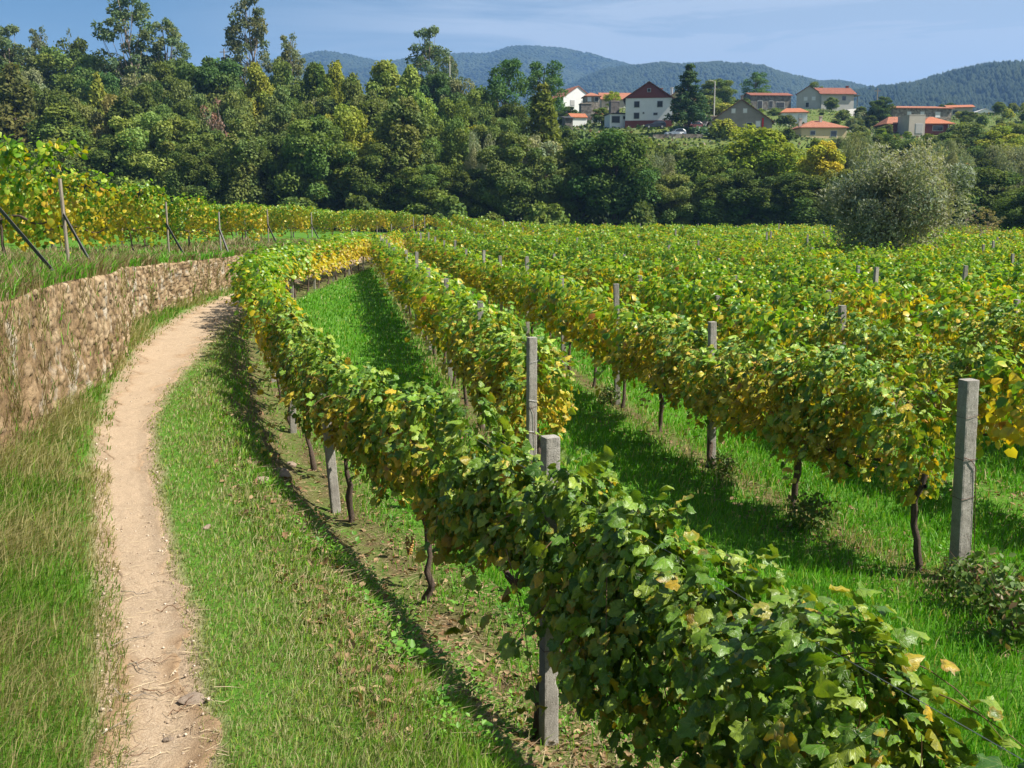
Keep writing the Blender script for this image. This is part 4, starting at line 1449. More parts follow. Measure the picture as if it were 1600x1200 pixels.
# trellis wires of the three nearest rows
for k in (1, 2, 3):
    fx = (lambda y: XR1(y)) if k == 1 else (lambda y, k=k: x_row(k, y))
    y0, y1 = {1: (float(A0[1]) - 4.5, 40), 2: (10.9, 40), 3: (9.0, 40)}[k]
    for z, nm in ((0.86, "lower"), (1.28, "middle"), (1.68, "upper")):
        yy = np.arange(y0, y1, 0.8)
        xx = fx(yy)
        q = Poly(); q.tube(np.stack([xx, yy, terrain(xx, yy) + z + 0.01 * np.sin(yy)], 1), 0.0016, 4)
        o = q.build("trellis_wire", M['wire_grey'])
        tag(o, f"thin {nm} trellis wire strung from post to post along {ROWNAME[k]}", "wire", "trellis wires of the near rows")

# ------------------------------------------------------------------ terrace end posts with their steel braces
def tube_post(name, P0, P1, r, mat, parent, n=8):
    q = Poly(); t_ = np.linspace(0, 1, 8)[:, None]
    q.tube(P0 + (P1 - P0) * t_, np.full(8, r), n)
    return q.build(name, M[mat], parent, smooth_sh=False)


M['wood_post'] = mat_simple("weathered_wood", (0.33, 0.28, 0.22), (0.18, 0.15, 0.12), 6.0, 0.95, 0.6, 30.0, stretch=(6, 6, 0.6))
for k, (x, y) in enumerate(T_ENDS):
    z = float(terrain(x, y))
    nm = 'wood_post' if k in (1, 3, 5) else ('concrete' if k != 2 else 'steel')
    root = link("end_post", None, None, (x, y, z)); root.empty_display_size = 0.2
    H = (1.8, 1.75, 1.9, 1.95, 1.75, 2.0, 1.9, 1.95, 1.9)[k] if k < 9 else 1.9
    lean = 0.07 if k == 1 else 0.02
    tube_post("shaft", np.array([0, 0, -0.2]), np.array([-lean, 0, H]), 0.035 if nm == 'wood_post' else 0.034, nm, root, 7)
    wxk = float(XW(y - 0.6)) - x
    foot = np.array([wxk - 0.05, -0.7, float(terrain(x + wxk - 0.3, y - 0.7)) - z - 0.04])
    headp = np.array([0.0, -0.05, H * (0.62 if k else 0.75)])
    if k == 0:
        wall_p = at_z(83, 420, 2.52); foot = wall_p - np.array([x, y, z]); hd_ = at_y(-20, 300, wall_p[1] + 1.0); headp = hd_ - np.array([x, y, z])
    v = foot - headp
    # angle-iron section: two thin flanges
    q = Poly()
    s1 = unit(np.cross(v, np.array([0, 0, 1.0]))) * (0.03 if k < 2 else 0.045)
    s2 = unit(np.cross(v, s1)) * (0.03 if k < 2 else 0.045)
    for s_, t_ in ((s1, s2), (s2, s1)):
        a_, b_ = headp, foot
        e = t_ * 0.12
        q.add([a_ - s_ + t_ - e, a_ + s_ + t_ - e, b_ + s_ + t_ - e, b_ - s_ + t_ - e, a_ - s_ + t_ + e, a_ + s_ + t_ + e, b_ + s_ + t_ + e, b_ - s_ + t_ + e],
              [(0, 3, 2, 1), (4, 5, 6, 7), (0, 1, 5, 4), (1, 2, 6, 5), (2, 3, 7, 6), (3, 0, 4, 7)])
    q.build("brace", M['steel'], root)
    tag(root, ("concrete", "leaning wooden", "dark steel", "wooden", "slim concrete", "wooden")[k] + f" end post with dark diagonal brace, {ordw(k)} along the wall" if k < 6 else f"grey end post with thin brace, {ordw(k)} along the terrace wall", "end post", "braced end posts of the terrace rows")
tp = np.random.default_rng(5)
cnt = 0
for k, (x, y) in enumerate(T_ENDS):
    for i in range(1, 4):
        s = 4.6 * i
        xx, yy = x + TDIR[0] * s, y + TDIR[1] * s
        u_, v_, dz = project(np.array([[xx, yy, float(terrain(xx, yy)) + 1.8]]))[0]
        if -10 < u_ < 1610:
            add_post(xx, yy, lab=f"thin grey stake, {ordw(i - 1)} behind the end post of the {ordw(k)} terrace row", mesh=POST_L[tp.integers(4)], grp="stakes in the terrace rows", tilt=(0, R(2) * tp.standard_normal()))

# a ripening bunch of grapes under the near row
bp = np.array([at_z(640, 850, 0.55)[0], at_z(640, 850, 0.55)[1], 0])
rg = np.random.default_rng(3)
nb = 60
tb = rg.random(nb) ** 0.8
ab = rg.random(nb) * 6.28
Pb = np.stack([np.cos(ab) * 0.042 * (1 - 0.75 * tb), np.sin(ab) * 0.042 * (1 - 0.75 * tb), -tb * 0.17], 1)
uv = []
th_ = np.linspace(0, np.pi, 6)
ph_ = np.linspace(0, 2 * np.pi, 8, endpoint=False)
sv = np.array([(np.sin(a) * np.cos(b), np.sin(a) * np.sin(b), np.cos(a)) for a in th_ for b in ph_])
sf = np.array([f for i in range(5) for j in range(8) for f in ((i * 8 + j, (i + 1) * 8 + j, (i + 1) * 8 + (j + 1) % 8), (i * 8 + j, (i + 1) * 8 + (j + 1) % 8, i * 8 + (j + 1) % 8))])
V_, F_ = scatter(sv, sf, Pb, np.tile([0, 0, 1.0], (nb, 1)), np.tile([0, 1.0, 0], (nb, 1)), np.full(nb, 0.0095))
M['grape'] = mat_simple("amber_grape", (0.42, 0.25, 0.05), (0.30, 0.13, 0.03), 40, 0.35, spec=0.5)
go = link("grape_bunch", tri_mesh("grape_bunch", V_, F_, M['grape'], smooth_sh=True), None, (bp[0], bp[1], float(terrain(bp[0], bp[1])) + 0.62))
tag(go, "small bunch of amber grapes hanging low beside a trunk of the near row", "grapes")

# ------------------------------------------------------------------ trees
def card(bend=0.15):
    return (np.array([[-0.5, 0, 0], [0.5, 0, 0], [0.42, 0.6, bend], [-0.42, 0.6, bend], [0, 1.0, 0]]), np.array([[0, 1, 2], [0, 2, 3], [3, 2, 4]]))


CARD_V, CARD_F = card()
TH = {}


def cards_on(rg, C, rad, n_each, size, flat=0.8, jitter=0.75, slender=1.0, up=0.0):
    """leaf sprays over the upper and outer side of each lobe"""
    nl = len(C)
    n = int(nl * n_each)
    k = rg.integers(0, nl, n)
    d = unit(rg.standard_normal((n, 3)) + np.array([0, 0, 0.25]))
    rr = rad[k] * (0.45 + 0.6 * rg.random(n) ** 0.5 + 0.35 * rg.random(n) ** 5)
    P = C[k] + d * rr[:, None] * np.array([1, 1, flat])
    N = d + jitter * rg.standard_normal((n, 3)) + np.array([0, 0, 0.35])
    D = rg.standard_normal((n, 3)) + np.array([0, 0, -0.5 + up]) + 0.6 * d
    sc = size * (0.5 + 0.9 * rg.random(n))
    sc3 = np.stack([sc * slender, sc, sc], 1)
    V, F = scatter(CARD_V, CARD_F, P, N, D, sc3)
    tone = (0.70 + 0.35 * rg.random(n)) * (0.9 + 0.2 * rg.random(nl))[k]
    hue = rg.random(nl)[k]
    c = np.stack([tone * (0.9 + 0.3 * hue), tone, tone * (0.9 + 0.2 * (1 - hue))], 1)
    return V, F, np.repeat(c, len(CARD_V), 0)


def limbs(rg, H, trunk_top, C, r0, n_l=12, base=0.25):
    P = np.array([[0, 0, -0.6], [0.01 * H * rg.standard_normal(), 0.01 * H * rg.standard_normal(), H * 0.2],
                  [0.015 * H * rg.standard_normal(), 0.015 * H * rg.standard_normal(), H * trunk_top * 0.6], [0.02 * H * rg.standard_normal(), 0.02 * H * rg.standard_normal(), H * trunk_top]])
    P = catmull(P, 5)
    tr = [tube(P, np.linspace(r0, r0 * 0.25, len(P)), 8)]
    for i in rg.choice(len(C), min(n_l, len(C)), replace=False):
        zc = C[i, 2]
        zb = np.clip(zc - 0.25 * H * (0.5 + rg.random()), base * H, trunk_top * H)
        b = np.array([np.interp(zb, P[:, 2], P[:, 0]), np.interp(zb, P[:, 2], P[:, 1]), zb])
        mid = (b + C[i]) / 2 + np.array([0, 0, -0.04 * H])
        q = catmull([b, mid, C[i]], 4)
        tr.append(tube(q, np.linspace(r0 * 0.38, r0 * 0.08, len(q)), 5))
    return assemble_wood(tr)


def build_tree(kind, seed):
    rg = np.random.default_rng(seed)
    bark = 'bark'
    if kind == 'broad':
        H, W, n = 14.0, 10.0, 74
        u_ = unit(rg.standard_normal((n, 3))); r_ = rg.random(n) ** 0.4
        C = u_ * r_[:, None] * np.array([W * 0.40, W * 0.40, H * 0.40]) + np.array([0, 0, H * 0.50])
        C[:, 2] = np.maximum(C[:, 2], H * 0.10)
        rad = W * (0.07 + 0.09 * rg.random(n)) * (1 - 0.2 * (C[:, 2] / H))
        L = cards_on(rg, C, rad, 330, 0.24, jitter=0.85)
        wood = limbs(rg, H, 0.75, C, 0.26, 16, 0.12)
    elif kind == 'column':
        H, W, n = 16.0, 7.5, 70
        z = rg.random(n)
        prof = np.sin(np.clip(z * 0.88 + 0.10, 0, 1) * np.pi) ** 0.6
        a = rg.random(n) * 6.28
        q = rg.random(n) ** 0.5 * 0.40 * W * prof
        C = np.stack([np.cos(a) * q, np.sin(a) * q, H * (0.06 + 0.88 * z)], 1)
        rad = W * (0.08 + 0.08 * rg.random(n)) * (0.55 + 0.55 * prof)
        L = cards_on(rg, C, rad, 330, 0.25, flat=1.25, up=0.3, jitter=0.85)
        wood = limbs(rg, H, 0.85, C, 0.22, 14, 0.1)
    elif kind == 'euc':
        H, W, n = 30.0, 11.0, 74
        z = 0.42 + 0.56 * rg.random(n)
        a = rg.random(n) * 6.28
        q = (0.15 + 0.35 * rg.random(n)) * W * np.sin(np.clip((z - 0.30) / 0.72, 0, 1) * np.pi) ** 0.6
        C = np.stack([np.cos(a) * q, np.sin(a) * q, H * z], 1)
        rad = W * (0.05 + 0.06 * rg.random(n))
        L = cards_on(rg, C, rad, 95, 0.50, flat=0.8, slender=0.5, jitter=0.9)
        wood = limbs(rg, H, 0.96, C, 0.30, 30, 0.38)
        bark = 'euc_bark'
    elif kind == 'pine':
        H, W, n = 17.0, 10.0, 34
        z = 0.38 + 0.60 * rg.random(n) ** 0.8
        a = rg.random(n) * 6.28
        q = (0.1 + 0.38 * rg.random(n) ** 0.6) * W * np.sqrt(np.clip(1.12 - (z - 0.35) / 0.68, 0.05, 1))
        C = np.stack([np.cos(a) * q, np.sin(a) * q, H * z], 1)
        rad = W * (0.08 + 0.07 * rg.random(n))
        L = cards_on(rg, C, rad, 170, 0.42, flat=0.6, slender=0.4, up=1.2, jitter=0.9)
        wood = limbs(rg, H, 0.95, C, 0.28, 26, 0.3)
    elif kind == 'cypress':
        H, W, n = 15.0, 7.0, 60
        z = rg.random(n) ** 0.8
        prof = np.clip(1.02 - z, 0, 1) ** 0.7
        a = rg.random(n) * 6.28
        q = (0.45 + 0.55 * rg.random(n)) * 0.38 * W * prof
        C = np.stack([np.cos(a) * q, np.sin(a) * q, H * (0.05 + 0.88 * z)], 1)
        rad = W * (0.09 + 0.06 * rg.random(n)) * (0.5 + 0.6 * prof)
        L = cards_on(rg, C, rad, 140, 0.40, flat=1.5, slender=0.6, up=1.6)
        wood = limbs(rg, H, 0.9, C, 0.22, 8, 0.1)
    elif kind == 'spruce':
        H, W = 15.0, 8.5
        Cs, Rs = [], []
        for z in np.linspace(0.25, 0.98, 16):
            m = max(3, int(8 * (1.1 - z)))
            r_ = (1.04 - z) ** 0.85 * W * 0.5 * (0.8 + 0.3 * rg.random())
            a0 = rg.random() * 6
            for j in range(m):
                if rg.random() < 0.12: continue
                for f in (0.35, 0.68, 1.0):
                    aa = a0 + j * 6.28 / m
                    Cs.append((np.cos(aa) * r_ * f, np.sin(aa) * r_ * f, H * z - 0.10 * r_ * f)); Rs.append(0.28 + 0.30 * (1 - z) * (1.25 - f * 0.6))
        C, rad = np.array(Cs), np.array(Rs)
        L = cards_on(rg, C, rad * 1.25, 46, 0.48, flat=0.5, slender=0.4, jitter=0.6)
        wood = limbs(rg, H, 0.98, C, 0.22, 40, 0.12)
    elif kind == 'olive':
        H, W, n = 9.0, 10.0, 70
        u_ = unit(rg.standard_normal((n, 3))); r_ = rg.random(n) ** 0.35
        C = u_ * r_[:, None] * np.array([W * 0.40, W * 0.40, H * 0.40]) + np.array([0, 0, H * 0.50])
        C = C * (1 + 0.16 * rg.standard_normal((n, 1)) * np.array([1, 1, 0.5])) + np.array([0.06 * W, 0, 0]) * np.sign(rg.standard_normal((n, 1)))
        C[:, 2] = np.maximum(C[:, 2], H * 0.12)
        rad = W * (0.075 + 0.07 * rg.random(n))
        L = cards_on(rg, C, rad, 560, 0.24, flat=1.1, slender=0.33, up=1.3, jitter=1.0)
        wood = limbs(rg, H, 0.7, C, 0.22, 26, 0.1)
    elif kind == 'bush':
        H, W, n = 3.0, 4.0, 16
        u_ = unit(rg.standard_normal((n, 3))); r_ = rg.random(n) ** 0.4
        C = u_ * r_[:, None] * np.array([W * 0.36, W * 0.36, H * 0.36]) + np.array([0, 0, H * 0.46])
        rad = W * (0.13 + 0.08 * rg.random(n))
        L = cards_on(rg, C, rad, 120, 0.26)
        wood = limbs(rg, H, 0.7, C, 0.07, 8, 0.05)
    elif kind == 'bare':
        H, W, n = 9.0, 6.0, 26
        z = 0.4 + 0.6 * rg.random(n); a = rg.random(n) * 6.28; q = (0.1 + 0.35 * rg.random(n)) * W
        C = np.stack([np.cos(a) * q, np.sin(a) * q, H * z], 1)
        rad = W * (0.05 + 0.06 * rg.random(n))
        L = cards_on(rg, C, rad, 34, 0.26, slender=0.5, up=0.8)
        wood = limbs(rg, H, 0.9, C, 0.14, 26, 0.1)
        bark = 'euc_bark'
    crown = tri_mesh("crown", *L[:2], M['tree_leaf'], col=L[2])
    trunk = tri_mesh("trunk", *wood, M[bark], smooth_sh=True)
    zt_, wx_b = L[0][:, 2].max(), np.percentile(np.abs(L[0][:, 0]), 99) * 2
    return crown, trunk, zt_, wx_b


KINDS_N = {'broad': 5, 'column': 3, 'euc': 4, 'pine': 2, 'cypress': 2, 'spruce': 1, 'olive': 2, 'bush': 2, 'bare': 2}
seed0 = 700
for kd, nn_ in KINDS_N.items():
    TH[kd] = [build_tree(kd, seed0 + i * 13) for i in range(nn_)]
    seed0 += 100

PAL = {'dk': (0.043, 0.067, 0.018), 'dkg': (0.036, 0.068, 0.022), 'mid': (0.064, 0.096, 0.026), 'olv': (0.072, 0.100, 0.036), 'lt': (0.098, 0.140, 0.040),
       'yg': (0.115, 0.140, 0.026), 'yel': (0.22, 0.22, 0.028), 'chest': (0.10, 0.145, 0.018), 'tan': (0.120, 0.120, 0.045), 'silver': (0.135, 0.160, 0.105),
       'silver2': (0.100, 0.125, 0.075), 'oliv': (0.112, 0.142, 0.108), 'brn': (0.055, 0.066, 0.022), 'yb': (0.062, 0.078, 0.014), 'pine': (0.040, 0.085, 0.030),
       'euc': (0.060, 0.088, 0.045), 'euc2': (0.070, 0.090, 0.055), 'spr': (0.032, 0.062, 0.030), 'red': (0.12, 0.085, 0.070), 'twig': (0.12, 0.11, 0.06), 'orange': (0.30, 0.11, 0.03)}
LOOK = {'dk': 'dark green', 'dkg': 'deep bluish green', 'mid': 'mid green', 'olv': 'olive green', 'lt': 'light green', 'yg': 'yellowish green', 'yel': 'yellow autumn', 'chest': 'bright green',
        'tan': 'tan-green', 'silver': 'silvery grey', 'silver2': 'greyish green', 'oliv': 'grey-green feathery', 'brn': 'brownish green', 'yb': 'dark yellow-green', 'pine': 'deep green',
        'euc': 'grey-green', 'euc2': 'thin grey-green', 'spr': 'dark layered', 'red': 'half-bare reddish', 'twig': 'bare twiggy', 'orange': 'rust orange'}
KNAME = {'broad': ('broadleaf_tree', 'broadleaf tree'), 'column': ('tall_tree', 'tall narrow tree'), 'euc': ('eucalyptus_tree', 'eucalyptus'), 'pine': ('pine_tree', 'pine'),
         'cypress': ('cypress_tree', 'dense conical cypress'), 'spruce': ('spruce_tree', 'spruce'), 'olive': ('olive_tree', 'olive tree'), 'bush': ('shrub', 'shrub'), 'bare': ('sparse_tree', 'sparse tree')}

EDGE = [('broad', -12, 232, 90, 128, 'mid'), ('broad', 20, 215, 90, 132, 'dk'), ('broad', 95, 215, 90, 130, 'olv'), ('broad', 165, 215, 100, 128, 'dk'), ('broad', 215, 172, 110, 131, 'lt'),
        ('broad', 262, 175, 100, 134, 'mid'), ('broad', 300, 220, 80, 126, 'dk'), ('broad', 332, 200, 75, 132, 'mid'), ('column', 378, 178, 75, 127, 'olv'), ('broad', 430, 205, 90, 131, 'dk'),
        ('broad', 492, 178, 105, 128, 'mid'), ('broad', 540, 162, 95, 132, 'yg'), ('broad', 588, 222, 90, 126, 'dk'), ('column', 628, 148, 100, 129, 'olv'), ('broad', 662, 255, 90, 124, 'mid'),
        ('broad', 695, 185, 90, 134, 'mid'), ('olive', 748, 198, 60, 131, 'silver'), ('broad', 735, 262, 60, 125, 'dk'), ('broad', 795, 205, 105, 126, 'olv'), ('broad', 852, 238, 85, 127, 'olv'),
        ('broad', 905, 218, 90, 128, 'mid'), ('broad', 962, 200, 130, 126, 'dkg'), ('olive', 1032, 235, 90, 131, 'silver2'), ('broad', 1058, 268, 80, 125, 'olv'), ('broad', 1100, 225, 95, 133, 'mid'),
        ('broad', 1122, 272, 85, 124, 'dk'), ('broad', 1172, 262, 110, 123, 'dk'), ('broad', 1195, 193, 150, 137, 'chest'), ('broad', 1255, 268, 110, 122, 'dk'), ('column', 1288, 218, 80, 125, 'yel'),
        ('broad', 1318, 262, 75, 121, 'olv'), ('olive', 1340, 205, 70, 140, 'silver2'), ('olive', 1482, 214, 85, 146, 'silver2'), ('broad', 1545, 258, 130, 110, 'dk'), ('broad', 1470, 285, 100, 116, 'dk'),
        ('olive', 1575, 222, 100, 150, 'silver2'), ('olive', 1510, 262, 70, 130, 'silver'), ('broad', 1612, 285, 90, 92, 'dk'), ('bush', 770, 330, 30, 112, 'mid'), ('bush', 1000, 312, 60, 121, 'dk'),
        ('bush', 700, 300, 70, 121, 'mid'), ('bush', 560, 300, 60, 121, 'dk'), ('bush', 460, 305, 60, 122, 'dk'), ('bush', 850, 312, 70, 121, 'mid')]
MIDL = [('cypress', 18, 96, 105, 148, 'brn'), ('broad', 78, 165, 80, 150, 'mid'), ('broad', 108, 150, 85, 155, 'olv'), ('broad', 128, 132, 60, 170, 'lt'), ('broad', 182, 145, 80, 150, 'tan'),
        ('cypress', 150, 112, 55, 165, 'yg'), ('cypress', 120, 100, 42, 178, 'dkg'), ('broad', 212, 132, 70, 165, 'mid'), ('broad', 238, 122, 80, 160, 'dk'), ('broad', 292, 122, 75, 158, 'olv'),
        ('broad', 272, 88, 100, 185, 'dk'), ('broad', 330, 88, 110, 175, 'dkg'), ('bare', 347, 150, 65, 141, 'red'), ('column', 396, 96, 75, 160, 'yg'), ('broad', 365, 132, 65, 152, 'olv'),
        ('broad', 440, 132, 70, 155, 'olv'), ('broad', 442, 88, 55, 185, 'mid'), ('column', 490, 95, 62, 170, 'mid'), ('column', 522, 93, 60, 165, 'yg'), ('column', 548, 112, 60, 158, 'mid'),
        ('column', 605, 92, 85, 160, 'lt'), ('column', 642, 100, 70, 155, 'lt'), ('broad', 676, 108, 85, 180, 'dkg'), ('broad', 716, 120, 70, 176, 'silver2'), ('broad', 748, 132, 70, 170, 'mid'),
        ('broad', 700, 150, 80, 150, 'mid'), ('pine', 790, 88, 78, 172, 'pine'), ('pine', 850, 94, 72, 182, 'pine'), ('cypress', 846, 127, 95, 146, 'yb'), ('broad', 775, 182, 75, 150, 'mid'), ('broad', 730, 165, 70, 160, 'dk'),
        ('broad', 575, 138, 70, 150, 'olv'), ('broad', 470, 150, 70, 150, 'mid'), ('broad', 40, 180, 80, 152, 'olv')]
SKYL = [('euc', 195, -14, 95, 190, 'euc'), ('euc', 258, 28, 72, 195, 'euc'), ('euc', 386, -14, 78, 195, 'euc2'), ('euc', 450, 48, 52, 190, 'euc2'), ('euc', 670, 40, 62, 200, 'euc'), ('euc', 702, 84, 40, 206, 'euc2'),
        ('euc', 10, 38, 70, 200, 'euc'), ('euc', 58, 38, 45, 210, 'euc2'), ('bare', 100, 42, 40, 212, 'euc2'), ('broad', 122, 56, 80, 205, 'dk'), ('broad', 60, 72, 110, 200, 'mid'), ('broad', 152, 86, 90, 196, 'mid'),
        ('broad', 226, 84, 90, 197, 'euc'), ('broad', 16, 78, 90, 205, 'mid'), ('euc', -25, 20, 70, 196, 'euc')]
VILL = [('spruce', 1078, 98, 60, 189, 'spr'), ('broad', 1120, 122, 55, 258, 'mid'), ('pine', 1182, 112, 42, 300, 'pine'), ('broad', 1273, 127, 32, 305, 'mid'), ('bush', 1133, 183, 44, 186, 'yg'), ('broad', 1377, 150, 36, 248, 'dkg'),
        ('broad', 1345, 166, 35, 255, 'mid'), ('broad', 1300, 151, 28, 272, 'olv'), ('broad', 1360, 180, 45, 240, 'dk'), ('broad', 1375, 198, 60, 218, 'mid'), ('broad', 1418, 205, 50, 212, 'chest'), ('broad', 1508, 172, 42, 258, 'dk'),
        ('broad', 1520, 190, 90, 226, 'olv'), ('broad', 1562, 192, 70, 218, 'yg'), ('broad', 1598, 188, 50, 230, 'mid'), ('pine', 956, 142, 26, 222, 'chest'), ('broad', 940, 168, 34, 212, 'mid'), ('broad', 886, 165, 36, 235, 'dk'),
        ('bush', 905, 200, 70, 172, 'olv'), ('bush', 965, 198, 80, 168, 'olv'), ('bush', 1010, 214, 60, 168, 'mid'), ('bush', 1230, 178, 30, 238, 'dk'), ('bush', 1318, 172, 26, 262, 'dk'), ('bush', 1285, 176, 26, 262, 'mid'),
        ('bush', 1210, 168, 30, 262, 'mid'), ('bush', 1100, 148, 50, 250, 'mid'), ('bush', 1155, 152, 60, 262, 'dk'), ('bush', 1130, 160, 60, 245, 'yg'), ('broad', 1340, 198, 45, 205, 'olv'), ('broad', 1450, 208, 70, 200, 'chest'),
        ('broad', 1490, 212, 60, 190, 'mid'), ('bush', 1540, 222, 60, 180, 'orange'), ('bush', 1500, 250, 70, 160, 'orange'), ('broad', 1245, 210, 36, 194, 'olv'), ('olive', 1310, 212, 44, 190, 'silver2'), ('broad', 1275, 216, 50, 186, 'chest'),
        ('broad', 1415, 218, 60, 185, 'olv'), ('broad', 1560, 225, 80, 175, 'mid'), ('broad', 1050, 222, 60, 160, 'mid'), ('broad', 990, 226, 70, 155, 'olv'), ('broad', 930, 222, 70, 152, 'mid'),
        ('broad', 1130, 225, 70, 155, 'dk'), ('broad', 1370, 235, 80, 150, 'mid'), ('broad', 1440, 240, 80, 145, 'olv'), ('broad', 880, 195, 60, 160, 'dk'), ('broad', 1385, 212, 50, 200, 'dk'),
        ('bush', 1445, 178, 30, 268, 'mid'), ('bush', 1330, 185, 34, 245, 'dk'), ('bush', 1400, 188, 34, 245, 'mid'), ('broad', 1480, 160, 30, 330, 'dk'), ('broad', 1520, 190, 95, 172, 'olv'), ('broad', 1566, 196, 85, 168, 'yg'), ('broad', 1602, 190, 75, 175, 'mid'), ('broad', 1482, 206, 70, 170, 'mid'), ('broad', 1437, 216, 60, 165, 'dk'), ('broad', 1382, 208, 60, 170, 'dk'), ('broad', 1345, 204, 50, 172, 'olv'), ('olive', 1455, 226, 80, 150, 'silver2'), ('olive', 1592, 228, 85, 152, 'silver2'), ('broad', 1540, 226, 80, 152, 'dk')]
FOREST_ENV = np.array([(-60, 85), (60, 75), (150, 82), (270, 88), (340, 92), (430, 102), (480, 102), (520, 98), (560, 112), (600, 98), (650, 106), (700, 118), (760, 128), (820, 115), (860, 145), (900, 195)], float)
fr = np.random.default_rng(77)
FILL = []
for i in range(34):
    u_ = -70 + 930 * (i + fr.random()) / 34
    Yf = 140 + 50 * fr.random()
    vt = np.interp(u_, FOREST_ENV[:, 0], FOREST_ENV[:, 1]) + 12 + (190 - Yf) * (0.8 + 0.8 * fr.random())
    FILL.append((('broad', 'column', 'broad', 'broad')[fr.integers(4)], u_, vt, 70 + 30 * fr.random(), Yf, ('dk', 'mid', 'olv', 'dkg', 'dk', 'mid', 'yg', 'silver2')[fr.integers(8)]))
for i in range(14):
    u_ = 880 + 760 * (i + fr.random()) / 14
    FILL.append(('broad', u_, 232 + 40 * fr.random(), 80, 138 + 14 * fr.random(), ('dk', 'mid', 'olv', 'dkg', 'silver2')[fr.integers(5)]))
tr_r = np.random.default_rng(31)
TREE_N = 0


def add_tree(kd, u, vt, wpx, Y, pal, lab, grp):
    p = at_y(u, vt, Y)
    zb = float(terrain(p[0], Y))
    V4 = TH[kd][tr_r.integers(len(TH[kd]))]
    sz = max(p[2] - zb, 0.8) / V4[2]
    sx = (wpx / 1600.0 * Y) / V4[3]
    sx = min(sx, 1.5 * sz)
    root = link(KNAME[kd][0], None, None, (p[0], Y, zb), tr_r.random() * 6.28)
    root.scale = (sx, sx, sz)
    c = link("crown", V4[0], root); t = link("trunk", V4[1], root)
    b = 0.88 + 0.26 * tr_r.random()
    col = np.array(PAL[pal]) * b * np.array([0.94 + 0.12 * tr_r.random(), 1, 0.9 + 0.2 * tr_r.random()]) * 2.25 * np.array([1.04, 1.0, 0.84])
    c.color = (*[float(x) for x in col], 1)
    tag(root, lab, "shrub" if kd == 'bush' else "tree", grp)
    return root


for lst, where, grp in ((EDGE, "at the far vineyard edge", "trees along the edge of the vineyard"), (MIDL, "in the middle of the wood", "trees of the wood"),
                        (SKYL, "on the skyline of the wood", "trees on the skyline of the wood"), (VILL, "around the hillside houses", "trees and shrubs around the houses"),
                        (FILL, "deep in the wood", "trees packed deep in the wood")):
    tot = {}
    for t_ in sorted(lst, key=lambda a: a[1]):
        kd, u, vt, wpx, Y, pal = t_
        key = (kd, pal)
        i = tot.get(key, 0); tot[key] = i + 1
        n_same = sum(1 for a in lst if (a[0], a[5]) == key)
        lab = f"{LOOK[pal]} {KNAME[kd][1]} {where}"
        if n_same > 1: lab += f", {ordw(i)} from the left"
        add_tree(kd, u, vt, wpx, Y, pal, lab, grp)
ol = add_tree('olive', 1404, 217, 212, 49, 'oliv', "big rounded grey-green olive tree standing inside the vineyard on the right", None)
for i, (u, vt, w, Y) in enumerate(((1512, 318, 60, 88), (1545, 325, 60, 90), (1535, 345, 70, 80))):
    add_tree('bare', u, vt, w, Y, 'twig', f"leafless twiggy grey shrub right of the big olive tree, {ordw(i)} from the left", "bare shrubs")

sh_r = np.random.default_rng(63)
SLOPE = []
for i in range(900):
    x_, y_ = sh_r.uniform(30, 135), sh_r.uniform(186, 275)
    z_ = float(terrain(x_, y_)); q_ = project(np.array([[x_, y_, z_]]))[0]
    h_ = 1.2 + 2.2 * sh_r.random()
    if not 1080 < q_[0] < 1630 or len(SLOPE) >= 60: continue
    ok = True
    for su, sv, sY in SITES:
        if abs(q_[0] - su) < 52 and sY - 24 < y_ < sY + 14: ok = False
    if ok and all((x_ - a) ** 2 + (y_ - b) ** 2 > 9 for a, b, *_ in SLOPE): SLOPE.append((x_, y_, z_, h_, q_[0]))
for i, (x_, y_, z_, h_, u_) in enumerate(sorted(SLOPE, key=lambda a: a[4])):
    vt = project(np.array([[x_, y_, z_ + h_]]))[0][1]
    add_tree(('bush', 'broad')[sh_r.integers(2)], u_, vt, h_ * (1.0 + 0.5 * sh_r.random()) * 1600 / y_, y_, ('mid', 'dk', 'olv', 'yg', 'silver2', 'chest')[sh_r.integers(6)], f"low green shrub on the village slope, {ordw(i)} from the left", "shrubs on the village slope")

# small weed clumps growing at the feet of posts and trunks
def weed_clump(seed):
    rg = np.random.default_rng(seed)
    n = 420
    d = unit(rg.standard_normal((n, 3)) + np.array([0, 0, 0.4]))
    P = d * (rg.random(n) ** 0.4)[:, None] * np.array([0.30, 0.30, 0.26]) + np.array([0, 0, 0.16])
    P[:, 2] = np.abs(P[:, 2])
    V, F = scatter(leafw, leafwf, P, d + 0.6 * rg.standard_normal((n, 3)), rg.standard_normal((n, 3)) + np.array([0, 0, 0.5]), 0.03 + 0.05 * rg.random(n))
    c = mixcol(np.array([0.05, 0.11, 0.018]), np.array([0.14, 0.21, 0.04]), rg.random(n))
    c = mixcol(c, np.array([0.20, 0.11, 0.06]), (rg.random(n) < 0.12) * 0.8)
    parts_ = [(V, F, np.repeat(c, len(leafw), 0))]
    for i in range(14):
        a = rg.random() * 6.28; t = np.linspace(0, 1, 5)
        v, f = tube(np.stack([np.cos(a) * 0.28 * t ** 1.3, np.sin(a) * 0.28 * t ** 1.3, 0.42 * t * (0.6 + 0.6 * rg.random())], 1), np.linspace(0.004, 0.0015, 5), 4)
        parts_.append((v, quads2tris(f), np.array([0.12, 0.07, 0.04])))
    return tri_mesh("weed_clump", *join(parts_)[:2], M['grass'], col=join(parts_)[2])


